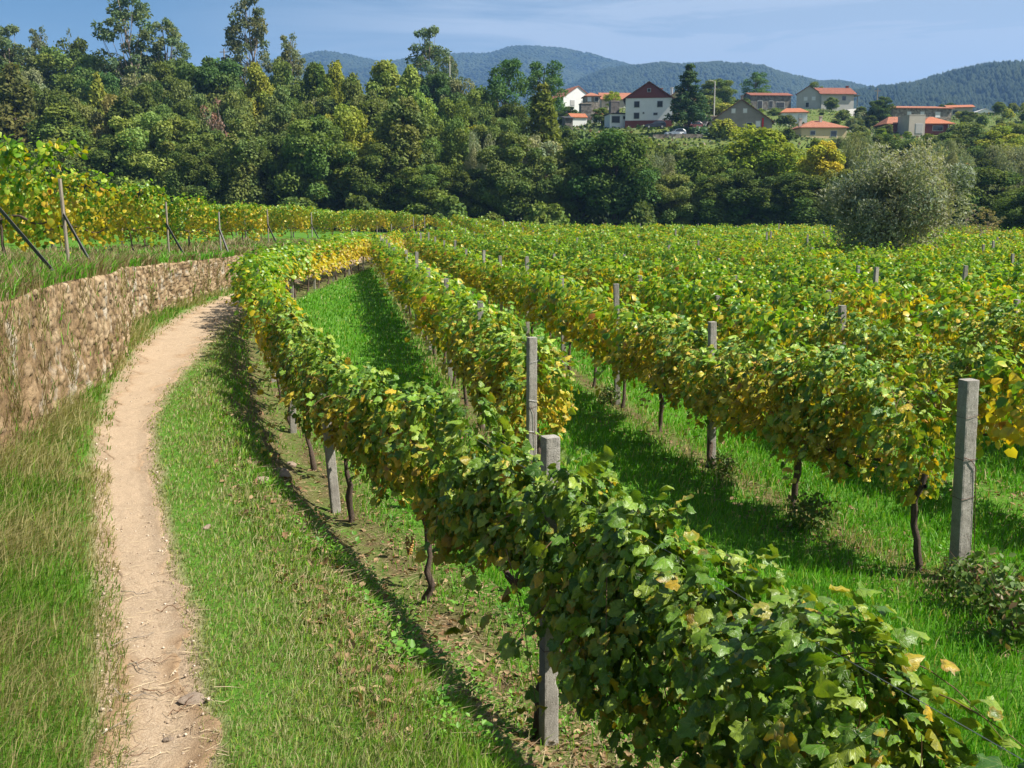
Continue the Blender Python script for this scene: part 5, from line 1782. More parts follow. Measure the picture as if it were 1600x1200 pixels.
WC = [weed_clump(900 + i) for i in range(3)]
for i, (u, v, s, lab) in enumerate(((1265, 830, 0.95, "dark weed clump around the foot of a slim trunk in the third row"), (1545, 960, 1.25, "dark bushy weed clump to the right of the tall pitted post"),
                                    (1495, 925, 0.7, "low reddish weed clump at the foot of the tall pitted post"), (1130, 745, 0.75, "weed clump around the second post of the third row"),
                                    (955, 632, 0.8, "weed clump beside the third post of the third row"), (1590, 1010, 1.2, "weed clump at the right edge of the photo"), (708, 545, 0.9, "weed clump under the second row"))):
    p = at_z(u, v, 0)
    o = link("weed_clump", WC[i % 3], None, (p[0], p[1], float(terrain(p[0], p[1]))), i * 1.7, (s, s, s))
    tag(o, lab, "weeds")

# loose stones and dead twigs
def rock_mesh(seed):
    rg = np.random.default_rng(seed)
    th = np.linspace(0, np.pi, 14); ph = np.linspace(0, 2 * np.pi, 22, endpoint=False)
    d = np.array([(np.sin(a) * np.cos(b), np.sin(a) * np.sin(b), np.cos(a)) for a in th for b in ph])
    r = np.ones(len(d))
    for k in range(9):
        nrm_ = unit(rg.standard_normal((1, 3)))[0]; r = np.minimum(r, (0.55 + 0.35 * rg.random()) / np.maximum(d @ nrm_, 0.05))
    V = d * r[:, None] * np.array([1.0, 0.7, 0.5]) * (1 + 0.03 * rg.standard_normal((len(d), 1)))
    F = [(i * 22 + j, (i + 1) * 22 + j, (i + 1) * 22 + (j + 1) % 22, i * 22 + (j + 1) % 22) for i in range(13) for j in range(22)]
    return tri_mesh("stone", V, np.array(F), M['stone'])


M['stone'] = mat_simple("field_stone", (0.36, 0.28, 0.21), (0.20, 0.15, 0.11), 4.0, 0.95, 0.7, 22)
for i, (u, v, s) in enumerate(((438, 742, 0.16), (455, 728, 0.10), (408, 752, 0.09), (420, 522, 0.20), (412, 540, 0.17), (430, 548, 0.13), (405, 505, 0.15), (300, 1095, 0.10), (325, 825, 0.05), (265, 1158, 0.035), (222, 955, 0.03))):
    p = at_path(u, v)
    for _ in range(5): p = at_z(u, v, float(terrain(p[0], p[1])))
    o = link("stone", rock_mesh(40 + i), None, (p[0], p[1], float(terrain(p[0], p[1])) + 0.12 * s), i * 2.1, (s, s, s * (0.35 if i == 7 else 1)))
    where = ("on the shaded bank beside the near row, largest of the group", "on the shaded bank, behind the largest", "on the shaded bank, left of the largest", "at the foot of the vines by the path bend, biggest", "at the foot of the vines by the path bend, middle",
             "at the foot of the vines by the path bend, nearest", "at the foot of the vines by the path bend, farthest", "flat and sunk in the near right edge of the path", "in the dry grass right of the path", "small and pale on the nearest stretch of path", "tiny and pale in the middle of the path")[i]
    tag(o, f"brown field stone lying {where}", "stone")
tw_r = np.random.default_rng(55)
for i, (u, v, ln, a) in enumerate(((205, 1000, 0.35, 0.9), (240, 1028, 0.32, 0.1), (210, 1085, 0.30, -0.1), (255, 1075, 0.30, 0.15), (215, 920, 0.28, 0.0), (268, 950, 0.25, 0.1), (185, 1130, 0.28, 1.2), (280, 1100, 0.22, 1.0), (225, 1040, 0.3, -0.5), (195, 1168, 0.25, 0.4))):
    p = at_path(u, v)
    t = np.linspace(-0.5, 0.5, 7)
    X_ = p[0] + np.cos(a) * t * ln * 0.8; Y_ = p[1] + np.sin(a) * t * ln * 0.8 + 0.02 * tw_r.standard_normal(7)
    q = Poly(); q.tube(np.stack([X_, Y_, terrain(X_, Y_) + 0.03 + 0.008 * tw_r.standard_normal(7)], 1), np.linspace(0.0035, 0.0015, 7), 5)
    j = 3; q.tube(np.array([(X_[j], Y_[j], float(terrain(X_[j], Y_[j])) + 0.03), (X_[j] + 0.05, Y_[j] + 0.05, float(terrain(X_[j], Y_[j])) + 0.045)]), 0.0015, 4)
    o = q.build("twig", M['cane'] if i % 2 else M['wood_post'])
    tag(o, "thin dead vine twig lying on the nearest stretch of the dirt path", "twig", "twigs on the path")

# ------------------------------------------------------------------ the hillside village
def tile_mat(name, c1, c2):
    m, n, l, o = new_mat(name)
    p = n.new("ShaderNodeBsdfPrincipled"); p.inputs['Roughness'].default_value = 0.9; p.inputs['Specular IOR Level'].default_value = 0.2
    tc = n.new("ShaderNodeTexCoord")
    t = noise_node(n, l, 1.2, 6, tc.outputs['Object'], 0.75)
    r = ramp(n, l, t.outputs['Fac'], [(0.3, c2), (0.65, c1)])
    l.new(r.outputs['Color'], p.inputs['Base Color'])
    w = n.new("ShaderNodeTexWave"); w.inputs['Scale'].default_value = 1.6; w.inputs['Distortion'].default_value = 0.4
    l.new(tc.outputs['Object'], w.inputs['Vector'])
    b = n.new("ShaderNodeBump"); b.inputs['Strength'].default_value = 0.6; b.inputs['Distance'].default_value = 0.08
    l.new(w.outputs['Fac'], b.inputs['Height']); l.new(b.outputs['Normal'], p.inputs['Normal'])
    l.new(p.outputs[0], o.inputs['Surface'])
    return m


def masonry_mat(name, c1, c2, cj, scale=2.2):
    m, n, l, o = new_mat(name)
    p = n.new("ShaderNodeBsdfPrincipled"); p.inputs['Roughness'].default_value = 0.95
    tc = n.new("ShaderNodeTexCoord")
    v = n.new("ShaderNodeTexVoronoi"); v.inputs['Scale'].default_value = scale
    l.new(tc.outputs['Object'], v.inputs['Vector'])
    r = ramp(n, l, v.outputs['Color'], [(0.2, c2), (0.8, c1)])
    l.new(r.outputs['Color'], p.inputs['Base Color'])
    b = n.new("ShaderNodeBump"); b.inputs['Strength'].default_value = 0.5; b.inputs['Distance'].default_value = 0.05
    l.new(v.outputs['Distance'], b.inputs['Height']); l.new(b.outputs['Normal'], p.inputs['Normal'])
    l.new(p.outputs[0], o.inputs['Surface'])
    return m


M['white'] = mat_simple("white_render", (0.80, 0.80, 0.78), (0.70, 0.70, 0.68), 0.8, 0.9, 0.2, 8)
M['cream'] = mat_simple("cream_render", (0.62, 0.50, 0.30), (0.55, 0.43, 0.25), 0.8, 0.9)
M['grey_render'] = mat_simple("grey_render", (0.30, 0.275, 0.24), (0.22, 0.20, 0.18), 0.6, 0.95, 0.3, 6)
M['pale_grey'] = mat_simple("pale_grey_render", (0.46, 0.45, 0.43), (0.38, 0.37, 0.35), 0.8, 0.95)
M['light_block'] = mat_simple("beige_render", (0.50, 0.45, 0.38), (0.42, 0.37, 0.31), 0.7, 0.95)
M['maroon'] = mat_simple("maroon_cladding", (0.21, 0.058, 0.048), (0.17, 0.046, 0.04), 2.0, 0.7, 0.3, 6, stretch=(1, 1, 6))
M['granite'] = masonry_mat("granite_masonry", (0.30, 0.26, 0.21), (0.14, 0.115, 0.09), (0.1, 0.09, 0.08))
M['barn_stone'] = masonry_mat("dark_barn_stone", (0.20, 0.18, 0.16), (0.10, 0.09, 0.08), (0.1, 0.09, 0.08), 1.8)
M['tile'] = tile_mat("orange_roof_tile", (0.36, 0.155, 0.095), (0.25, 0.10, 0.06))
M['tile_bright'] = tile_mat("bright_orange_tile", (0.41, 0.155, 0.08), (0.31, 0.11, 0.055))
M['tile_old'] = tile_mat("old_red_tile", (0.27, 0.10, 0.065), (0.16, 0.065, 0.045))
M['tile_brown'] = tile_mat("brown_roof_edge", (0.15, 0.075, 0.055), (0.07, 0.04, 0.03))
M['slab'] = mat_simple("roof_slab", (0.35, 0.30, 0.25), (0.25, 0.21, 0.17), 1.0, 0.9)
M['dark_slab'] = mat_simple("dark_flat_roof", (0.05, 0.05, 0.05), None, 1.0, 0.9)
M['shutter'] = mat_simple("dark_shutter", (0.045, 0.05, 0.055), (0.03, 0.032, 0.035), 2.0, 0.5, stretch=(1, 1, 12))
M['white_shutter'] = mat_simple("white_shutter", (0.72, 0.72, 0.72), (0.62, 0.62, 0.62), 2.0, 0.6)
M['frame'] = mat_simple("window_frame", (0.55, 0.55, 0.54), None, 3.0, 0.7)
M['red'] = mat_simple("red_panel", (0.55, 0.03, 0.03), (0.45, 0.025, 0.025), 1.0, 0.6)
M['glass'] = mat_simple("window_glass", (0.03, 0.045, 0.06), (0.02, 0.03, 0.04), 0.5, 0.12, spec=0.7)


def house(name, label, u, vb, Y, w, d, h, roof='gable_y', rh=2.5, rz=0.0, wall='white', tile='tile', wins=(), chims=(), over=0.35, plinth=None, gable=None, cat="house", ridge=0.4, extras=None, deep=4.0):
    p = at_y(u, vb, Y)
    root = link(name, None, None, p, rz); root.empty_display_size = 1
    q = Poly()
    x0, x1 = -w / 2, w / 2
    zb = plinth[0] if plinth else -deep
    if roof == 'gable_y' and gable is None:
        V = [(x0, 0, zb), (x1, 0, zb), (x1, 0, h), (0, 0, h + rh), (x0, 0, h), (x0, d, zb), (x1, d, zb), (x1, d, h), (0, d, h + rh), (x0, d, h)]
        q.add(V, [(0, 1, 2, 3, 4), (9, 8, 7, 6, 5), (1, 6, 7, 2), (0, 4, 9, 5), (0, 5, 6, 1), (2, 7, 8, 3), (3, 8, 9, 4)])
    elif roof == 'gable_x':
        V = [(x0, 0, zb), (x0, d, zb), (x0, d, h), (x0, d / 2, h + rh), (x0, 0, h), (x1, 0, zb), (x1, d, zb), (x1, d, h), (x1, d / 2, h + rh), (x1, 0, h)]
        q.add(V, [(4, 3, 2, 1, 0), (5, 6, 7, 8, 9), (0, 5, 9, 4), (1, 2, 7, 6), (0, 1, 6, 5), (4, 9, 8, 3), (3, 8, 7, 2)])
    elif roof == 'shed':
        V = [(x0, 0, zb), (x1, 0, zb), (x1, d, zb), (x0, d, zb), (x0, 0, h), (x1, 0, h), (x1, d, h + rh), (x0, d, h + rh)]
        q.add(V, [(0, 3, 2, 1), (4, 5, 6, 7), (0, 1, 5, 4), (1, 2, 6, 5), (2, 3, 7, 6), (3, 0, 4, 7)])
    else:
        q.box((x0, 0, zb), (x1, d, h))
    q.build("wall", M[wall], root)
    if plinth:
        q = Poly(); q.box((x0 - 0.03, -0.03, -deep), (x1 + 0.03, d + 0.03, plinth[0])); q.build("plinth", M[plinth[1]], root)
    t = 0.16
    q = Poly()
    if roof == 'gable_y':
        if gable:
            g_ = Poly(); g_.add([(x0 - over * 0.6, -0.12, h), (x1 + over * 0.6, -0.12, h), (0, -0.12, h + rh), (x0 - over * 0.6, d + 0.05, h), (x1 + over * 0.6, d + 0.05, h), (0, d + 0.05, h + rh)],
                                [(0, 1, 2), (5, 4, 3), (0, 3, 4, 1), (1, 4, 5, 2), (2, 5, 3, 0)])
            g_.build("gable", M[gable], root)
        sl = rh / (w / 2)
        for s in (-1, 1):
            xe, ze = s * (w / 2 + over), h - over * sl
            a = [(0, -over, h + rh + 0.02), (xe, -over, ze + 0.02), (xe, d + over, ze + 0.02), (0, d + over, h + rh + 0.02)]
            q.add([(x, y, z) for x, y, z in a] + [(x, y, z + t) for x, y, z in a], [(0, 1, 2, 3), (7, 6, 5, 4), (0, 4, 5, 1), (1, 5, 6, 2), (2, 6, 7, 3), (3, 7, 4, 0)])
    elif roof == 'gable_x':
        sl = rh / (d / 2)
        for s in (-1, 1):
            ye, ze = d / 2 + s * (d / 2 + over), h - over * sl
            a = [(x0 - over, d / 2, h + rh + 0.02), (x0 - over, ye, ze + 0.02), (x1 + over, ye, ze + 0.02), (x1 + over, d / 2, h + rh + 0.02)]
            q.add([(x, y, z) for x, y, z in a] + [(x, y, z + t) for x, y, z in a], [(0, 1, 2, 3), (7, 6, 5, 4), (0, 4, 5, 1), (1, 5, 6, 2), (2, 6, 7, 3), (3, 7, 4, 0)])
    elif roof == 'hip':
        r2 = ridge * w / 2
        lo = [(x0 - over, -over, h), (x1 + over, -over, h), (x1 + over, d + over, h), (x0 - over, d + over, h)]
        q.add(lo + [(x, y, z + t) for x, y, z in lo] + [(-r2, d / 2, h + rh + t), (r2, d / 2, h + rh + t)],
              [(3, 2, 1, 0), (0, 1, 5, 4), (1, 2, 6, 5), (2, 3, 7, 6), (3, 0, 4, 7), (4, 5, 9, 8), (5, 6, 9), (6, 7, 8, 9), (7, 4, 8)])
    elif roof == 'shed':
        V = [(x0 - over, -over, h + 0.02), (x1 + over, -over, h + 0.02), (x1 + over, d + over, h + rh + 0.02), (x0 - over, d + over, h + rh + 0.02)]
        q.add(V + [(x, y, z + t) for x, y, z in V], [(3, 2, 1, 0), (4, 5, 6, 7), (0, 1, 5, 4), (1, 2, 6, 5), (2, 3, 7, 6), (3, 0, 4, 7)])
    else:
        q.box((x0 - over, -over, h + 0.01), (x1 + over, d + over, h + 0.01 + max(rh, 0.2)))
    ro = q.build("roof", M[tile], root)
    for (cx, cy, ch, cw, cm) in chims:
        q = Poly(); zc = h - 0.2
        q.box((cx - cw / 2, cy - cw / 2, zc), (cx + cw / 2, cy + cw / 2, h + ch)); q.box((cx - cw / 2 - 0.08, cy - cw / 2 - 0.08, h + ch + 0.003), (cx + cw / 2 + 0.08, cy + cw / 2 + 0.08, h + ch + 0.12))
        q.build("chimney", M[cm], ro)
    for (wx_, wz_, ww, wh, mt, side) in wins:
        q, g_ = Poly(), Poly()
        f = 0.10
        for poly, a, b, e0, e1 in ((q, ww / 2 + f, wh / 2 + f, -0.05, 0.03), (g_, ww / 2, wh / 2, -0.075, 0.02)):
            if side == 'f': poly.box((wx_ - a, e0, wz_ - b), (wx_ + a, e1, wz_ + b))
            else: poly.box((x1 - e1, wx_ - a, wz_ - b), (x1 - e0, wx_ + a, wz_ + b))
        fo = q.build("window", M['frame'], root)
        g_.build("pane", M[mt], fo)
    if extras: extras(root, x0, x1, d, h)
    tag(root, label, cat, "houses of the hillside village" if cat == "house" else None)
    return root


px = lambda n_, Y: n_ / 1600.0 * Y * 1.0
house("house", "white two-storey house with maroon gable and maroon plinth", 1013, 195.5, 200, px(70, 200), 10, px(40, 200), 'gable_y', px(23, 200), R(-8.5), 'white', 'tile_brown', over=0.5,
      plinth=(px(7, 200), 'maroon'), gable='maroon',
      wins=((-2.25, 3.85, 0.95, 1.05, 'shutter', 'f'), (2.1, 3.85, 0.95, 1.05, 'shutter', 'f'), (-2.25, 1.75, 0.95, 1.05, 'shutter', 'f'), (1.3, 2.05, 0.7, 0.35, 'shutter', 'f'), (-0.95, 2.25, 0.22, 0.22, 'shutter', 'f'),
            (3.5, 3.9, 0.9, 1.3, 'shutter', 'r'), (3.5, 1.7, 0.9, 1.8, 'shutter', 'r')), chims=((2.2, 6, 2.3, 0.6, 'tile'),))
q_root = [o for o in COL.objects if o.name == "house"][0]
q = Poly(); q.box((-0.35, -0.20, 6.05), (0.35, -0.05, 6.75)); fo = q.build("attic_window", M['frame'], q_root)
q = Poly(); q.box((-0.27, -0.23, 6.12), (0.27, -0.06, 6.68)); q.build("pane", M['shutter'], fo)
house("outbuilding", "low white annex with a flat dark roof joined to the left of the maroon-gabled house", 966, 193, 202, px(26, 202), 5, px(14, 202), 'flat', 0.18, R(7), 'white', 'dark_slab', wins=((1.2, 1.1, 0.5, 0.5, 'shutter', 'f'), (-0.5, 0.75, 1.5, 1.2, 'shutter', 'f')), cat="annex", over=0.2)
house("outbuilding", "tall grey concrete block standing behind the white annex", 961, 179, 207, px(13, 207), 2.2, px(19, 207), 'flat', 0.15, R(5), 'barn_stone', 'slab', cat="block", over=0.05)
house("house", "white gabled house with an orange roof at the left end of the village", 903, 167, 262, px(50, 262), 11, px(13, 262), 'gable_y', px(17, 262), R(20), 'white', 'tile', wins=((-1.5, 0.9, 1.0, 1.2, 'pale_grey', 'f'), (1.6, 0.9, 1.0, 1.2, 'pale_grey', 'f')), over=0.2)
house("house", "small stone house with a pyramid orange roof right of the left white gable", 926, 173, 245, px(22, 245), 4.5, px(21, 245), 'hip', px(6, 245), R(5), 'granite', 'tile', wins=((-0.8, 2.6, 0.8, 0.9, 'white_shutter', 'f'), (0.9, 2.6, 0.8, 0.9, 'shutter', 'f')), ridge=0.1)
house("shed", "grey concrete shed below the small pyramid-roofed house", 916, 174, 236, px(16, 236), 3, px(11, 236), 'flat', 0.15, R(5), 'barn_stone', 'slab', cat="shed", over=0.1)
house("outbuilding", "low white outbuilding with a bright orange roof, left one of a pair", 905, 191, 220, px(24, 220), 4, px(7, 220), 'gable_x', px(6, 220), R(12), 'white', 'tile_bright', cat="outbuilding", over=0.2)
house("outbuilding", "low white outbuilding with orange roof, gable to the front, right of a pair", 931, 191, 221, px(14, 221), 4.5, px(6, 221), 'gable_y', px(8, 221), R(-24), 'white', 'tile_bright', cat="outbuilding", over=0.2)
house("shed", "tumbledown dark wooden shed at the left end of the village lawn", 889, 197, 205, px(12, 205), 2.6, px(11, 205), 'shed', 0.5, R(10), 'barn_stone', 'dark_slab', cat="shed", over=0.3)
house("house", "long house with an orange roof behind the white annex", 966, 172, 250, px(50, 250), 8, px(16, 250), 'gable_x', px(11, 250), R(3), 'light_block', 'tile', over=0.4, wins=((2.2, 1.5, 0.9, 1.0, 'shutter', 'f'),))
house("house", "cream gabled house with an orange roof behind the spruce", 1064, 178, 238, px(36, 238), 10, px(24, 238), 'gable_y', px(15, 238), R(-14), 'cream', 'tile', wins=((0.8, 3.0, 0.9, 1.1, 'shutter', 'f'),), chims=((-2.4, 2, 2.4, 0.5, 'white'),), over=0.4)
house("house", "big grey gabled house with two white shuttered attic windows", 1157, 206, 208, px(93, 208), 10, px(15, 208), 'gable_y', px(32, 208), R(-9), 'grey_render', 'tile_brown',
      wins=((-1.5, 4.05, 0.65, 0.75, 'white_shutter', 'f'), (0.75, 4.05, 0.65, 0.75, 'white_shutter', 'f'), (1.7, 1.2, 1.0, 1.1, 'shutter', 'f'), (3.35, 1.5, 0.8, 1.0, 'white_shutter', 'f')), chims=((0.2, 3, 5.2, 0.5, 'grey_render'),), over=0.45,
      extras=lambda root, x0, x1, d, h: (lambda q: (q.box((4.05, -0.18, 0.6), (4.4, -0.08, 2.6)), q.build("red_banner", M['red'], root)))(Poly()))
house("garage", "flat-roofed pale garage with dark doors left of the grey gabled house", 1105, 199, 214, px(30, 214), 6, px(16, 214), 'shed', 0.6, R(6), 'pale_grey', 'slab', wins=((-0.9, 1.1, 1.5, 0.5, 'shutter', 'f'), (0.9, 1.1, 1.0, 0.5, 'white_shutter', 'f')), cat="garage", over=0.3)
house("barn", "long weathered dark stone barn under a sagging red tile roof", 1204, 177, 285, px(62, 285), 8, px(26, 285), 'gable_x', px(5.5, 285), R(4), 'barn_stone', 'tile_old', wins=((-3.0, 2.2, 1.2, 2.0, 'shutter', 'f'), (0.0, 2.4, 1.0, 1.6, 'shutter', 'f'), (2.6, 2.2, 2.2, 1.4, 'shutter', 'f')), cat="barn", over=0.35)
house("house", "grey house wing with an old red roof and two pale windows on the hilltop", 1263, 168, 284, px(36, 284), 7, px(20, 284), 'gable_y', px(11, 284), R(-26), 'pale_grey', 'tile_old', wins=((-0.8, 2.3, 0.9, 0.9, 'white_shutter', 'f'), (1.3, 2.3, 0.9, 0.9, 'white_shutter', 'f'), (-0.3, 0.7, 0.8, 1.2, 'shutter', 'f')), over=0.3)
house("house", "grey stone house with a long old red roof and chimney on the hilltop", 1308, 173, 282, px(50, 282), 9, px(25, 282), 'gable_x', px(10.5, 282), R(3), 'pale_grey', 'tile_old', wins=((1.7, 3.2, 1.0, 1.1, 'glass', 'f'), (-2.4, 1.0, 0.9, 1.4, 'shutter', 'f')), chims=((4.1, 4.5, 2.4, 0.6, 'tile_old'),), over=0.6,
      extras=lambda root, x0, x1, d, h: (lambda q: (q.box((x1 + 0.9, 0.0, -1), (x1 + 1.05, 0.15, h - 0.5)), q.box((x1 + 0.02, -0.3, h - 0.5), (x1 + 1.4, 3, h - 0.35)), q.build("porch", M['barn_stone'], root)))(Poly()))
house("house", "small white bungalow with an orange hipped roof in the kitchen gardens", 1241, 189, 246, px(38, 246), 5.5, px(12, 246), 'hip', px(7.5, 246), R(-8), 'white', 'tile_bright', wins=((-0.9, 1.0, 0.6, 0.8, 'white_shutter', 'f'), (1.3, 1.0, 0.6, 0.8, 'white_shutter', 'f')), ridge=0.55)
house("house", "yellow house with a wide orange hipped roof and two chimneys", 1287, 217, 202, px(70, 202), 8.5, px(16, 202), 'hip', px(12.5, 202), R(3), 'cream', 'tile', wins=((1.9, 0.95, 1.1, 1.0, 'glass', 'f'), (-2.2, 1.1, 0.9, 0.7, 'glass', 'f')), chims=((0.4, 3.4, 2.4, 0.5, 'light_block'), (-3.9, 2.5, 1.9, 0.55, 'light_block')), ridge=0.25)
house("house", "long two-storey granite house with white windows under a low orange roof", 1440, 194, 262, px(92, 262), 10, px(23, 262), 'hip', px(5.5, 262), R(5), 'granite', 'tile', wins=((-3.4, 2.3, 0.9, 1.3, 'white_shutter', 'f'), (0.0, 2.3, 0.9, 1.3, 'white_shutter', 'f'), (4.0, 2.3, 1.2, 1.3, 'white_shutter', 'f')), ridge=0.75, over=0.5)
house("house", "orange-roofed bungalow with a wide window and veranda on the lawn", 1464, 208, 233, px(38, 233), 7, px(13, 233), 'hip', px(12, 233), R(3), 'maroon', 'tile_bright', wins=((0.1, 1.05, 2.2, 1.0, 'glass', 'f'),), ridge=0.15, over=0.9,
      extras=lambda root, x0, x1, d, h: [(lambda q: (q.box((xx, -0.6, -1), (xx + 0.15, -0.45, h)), q.build("veranda_post", M['white'], root)))(Poly()) for xx in (x1 + 0.5, x1 - 0.6)])
house("house", "plain beige cube wing with a grey garage door in front of the granite house", 1432, 209, 230, px(25, 230), 6, px(27, 230), 'flat', 0.12, R(3), 'light_block', 'light_block', wins=((0.5, 1.1, 1.5, 2.0, 'pale_grey', 'f'),), over=0.03)
house("house", "low wing with an orange hipped roof left of the beige cube", 1404, 209, 236, px(36, 236), 7, px(14, 236), 'hip', px(12, 236), R(3), 'maroon', 'tile', ridge=0.4, over=0.4)
house("house", "tall house with bright orange roofs behind the granite house", 1500, 186, 298, px(34, 298), 9, px(17, 298), 'gable_x', px(5, 298), R(-14), 'light_block', 'tile_bright', wins=((-1.4, 1.9, 1.2, 1.0, 'shutter', 'f'),), over=0.6)
house("warehouse", "plain white gabled warehouse at the right end of the village", 1538, 193, 312, px(30, 312), 12, px(15, 312), 'gable_y', px(6.5, 312), R(-6), 'white', 'pale_grey', cat="warehouse", over=0.1)
house("tower", "unfinished grey concrete tower right of the white warehouse", 1562, 192, 318, px(16, 318), 3.2, px(16, 318), 'flat', 0.2, R(4), 'grey_render', 'slab', wins=((-0.7, 2.0, 0.8, 1.3, 'shutter', 'f'),), cat="tower", over=0.12)
house("house", "white house corner with a rust red roof cut by the right edge of the photo", 1606, 224, 206, px(40, 206), 8, px(11, 206), 'gable_x', px(8, 206), R(-20), 'white', 'tile_old', over=0.4, chims=((-2.6, 1.5, 0.9, 0.45, 'white'),))
house("shed", "long pale roofed building low behind the trees at the far right", 1590, 192, 335, px(36, 335), 8, px(6, 335), 'shed', 0.8, 0, 'pale_grey', 'pale_grey', cat="shed", over=0.2)

# garden walls, kitchen garden and lawn
def garden_wall(label, P, h, mat, thick=0.35):
    q = Poly()
    P = np.array(P)
    for i in range(len(P) - 1):
        a, b = P[i], P[i + 1]
        n_ = unit(np.array([[-(b - a)[1], (b - a)[0]]]))[0] * thick / 2
        za, zb_ = float(terrain(*a)), float(terrain(*b))
        q.add([(a[0] - n_[0], a[1] - n_[1], za - 1), (b[0] - n_[0], b[1] - n_[1], zb_ - 1), (b[0] + n_[0], b[1] + n_[1], zb_ - 1), (a[0] + n_[0], a[1] + n_[1], za - 1),
               (a[0] - n_[0], a[1] - n_[1], za + h), (b[0] - n_[0], b[1] - n_[1], zb_ + h), (b[0] + n_[0], b[1] + n_[1], zb_ + h), (a[0] + n_[0], a[1] + n_[1], za + h)],
              [(0, 3, 2, 1), (4, 5, 6, 7), (0, 1, 5, 4), (2, 3, 7, 6)] + ([(3, 0, 4, 7)] if i == 0 else []) + ([(1, 2, 6, 5)] if i == len(P) - 2 else []))
    o = q.build("garden_wall", M[mat])
    return tag(o, label, "wall")


garden_wall("low dry stone wall below the kale patch in front of the white house", [at_y(u, 212, 186)[:2] for u in (1020, 1045, 1070, 1098)], 0.7, 'granite')
garden_wall("pale concrete retaining wall below the hilltop stone house", [at_y(1322, 185, 258)[:2], at_y(1340, 182, 266)[:2]], 1.8, 'pale_grey')
kp = np.random.default_rng(8)
KV, KF, KC = [], [], []
nk = 130
ku = np.concatenate([1052 + 48 * kp.random(nk), 1102 + 24 * kp.random(50)]); kY = 189 + 4 * kp.random(nk + 50)
KP = np.array([at_y(u, 206, Y) for u, Y in zip(ku, kY)])
KP[:, 2] = terrain(KP[:, 0], KP[:, 1]) + 0.4
k = 10
P = np.repeat(KP, k, 0) + 0.25 * kp.standard_normal((len(KP) * k, 3))
V_, F_ = scatter(MDv, MDf, P, kp.standard_normal((len(P), 3)) + np.array([0, 0, 1.0]), kp.standard_normal((len(P), 3)), 0.45 + 0.2 * kp.random(len(P)))
tag(link("kale_patch", tri_mesh("kale_patch", V_, F_, M['grass'], col=np.repeat(mixcol(np.array([0.09, 0.17, 0.10]), np.array([0.20, 0.29, 0.20]), kp.random(len(P))), len(MDv), 0))), "rows of bluish green kale in the garden in front of the spruce", "vegetables", kind="stuff")
# grass and scrub over the village slope
n = 26000
vx = kp.uniform(-5, 130, n); vy = 150 + 150 * kp.random(n)
P = np.stack([vx, vy, terrain(vx, vy)], 1)
nf = fbm(vx * 0.06, vy * 0.06, 301, 4)
sz_ = 0.25 + 0.5 * kp.random(n) * smooth((nf - 0.42) * 4)
P[:, 2] += 0.12
V_, F_ = scatter(CARD_V, CARD_F, P, kp.standard_normal((n, 3)) + np.array([0, -0.4, 0.8]), kp.standard_normal((n, 3)) + np.array([0, 0, 0.8]), sz_)
cc = np.where((nf > 0.5)[:, None], mixcol(np.array([0.045, 0.085, 0.02]), np.array([0.10, 0.13, 0.035]), kp.random(n)), mixcol(np.array([0.09, 0.19, 0.025]), np.array([0.17, 0.20, 0.06]), kp.random(n)))
cc = mixcol(cc, np.array([0.22, 0.13, 0.07]), (kp.random(n) < 0.10) * 0.8)
tag(link("hillside_scrub", tri_mesh("hillside_scrub", V_, F_, M['grass'], col=np.repeat(cc, len(CARD_V), 0))), "green grass and low scrub covering the village slope", "scrub", kind="stuff")
# undergrowth filling the foot of the wood
n = 30000
vx = kp.uniform(-95, 90, n); vy = 123 + 45 * kp.random(n) ** 1.5
P = np.stack([vx, vy, terrain(vx, vy) + 0.1 + 2.0 * kp.random(n) ** 2], 1)
V_, F_ = scatter(CARD_V, CARD_F, P, kp.standard_normal((n, 3)) + np.array([0, -0.3, 0.6]), kp.standard_normal((n, 3)) + np.array([0, 0, 0.3]), 0.35 + 0.5 * kp.random(n))
cc = mixcol(np.array([0.028, 0.055, 0.015]), np.array([0.07, 0.11, 0.03]), kp.random(n))
tag(link("undergrowth", tri_mesh("undergrowth", V_, F_, M['grass'], col=np.repeat(cc, len(CARD_V), 0))), "dark tangled undergrowth along the foot of the wood", "undergrowth", kind="stuff")


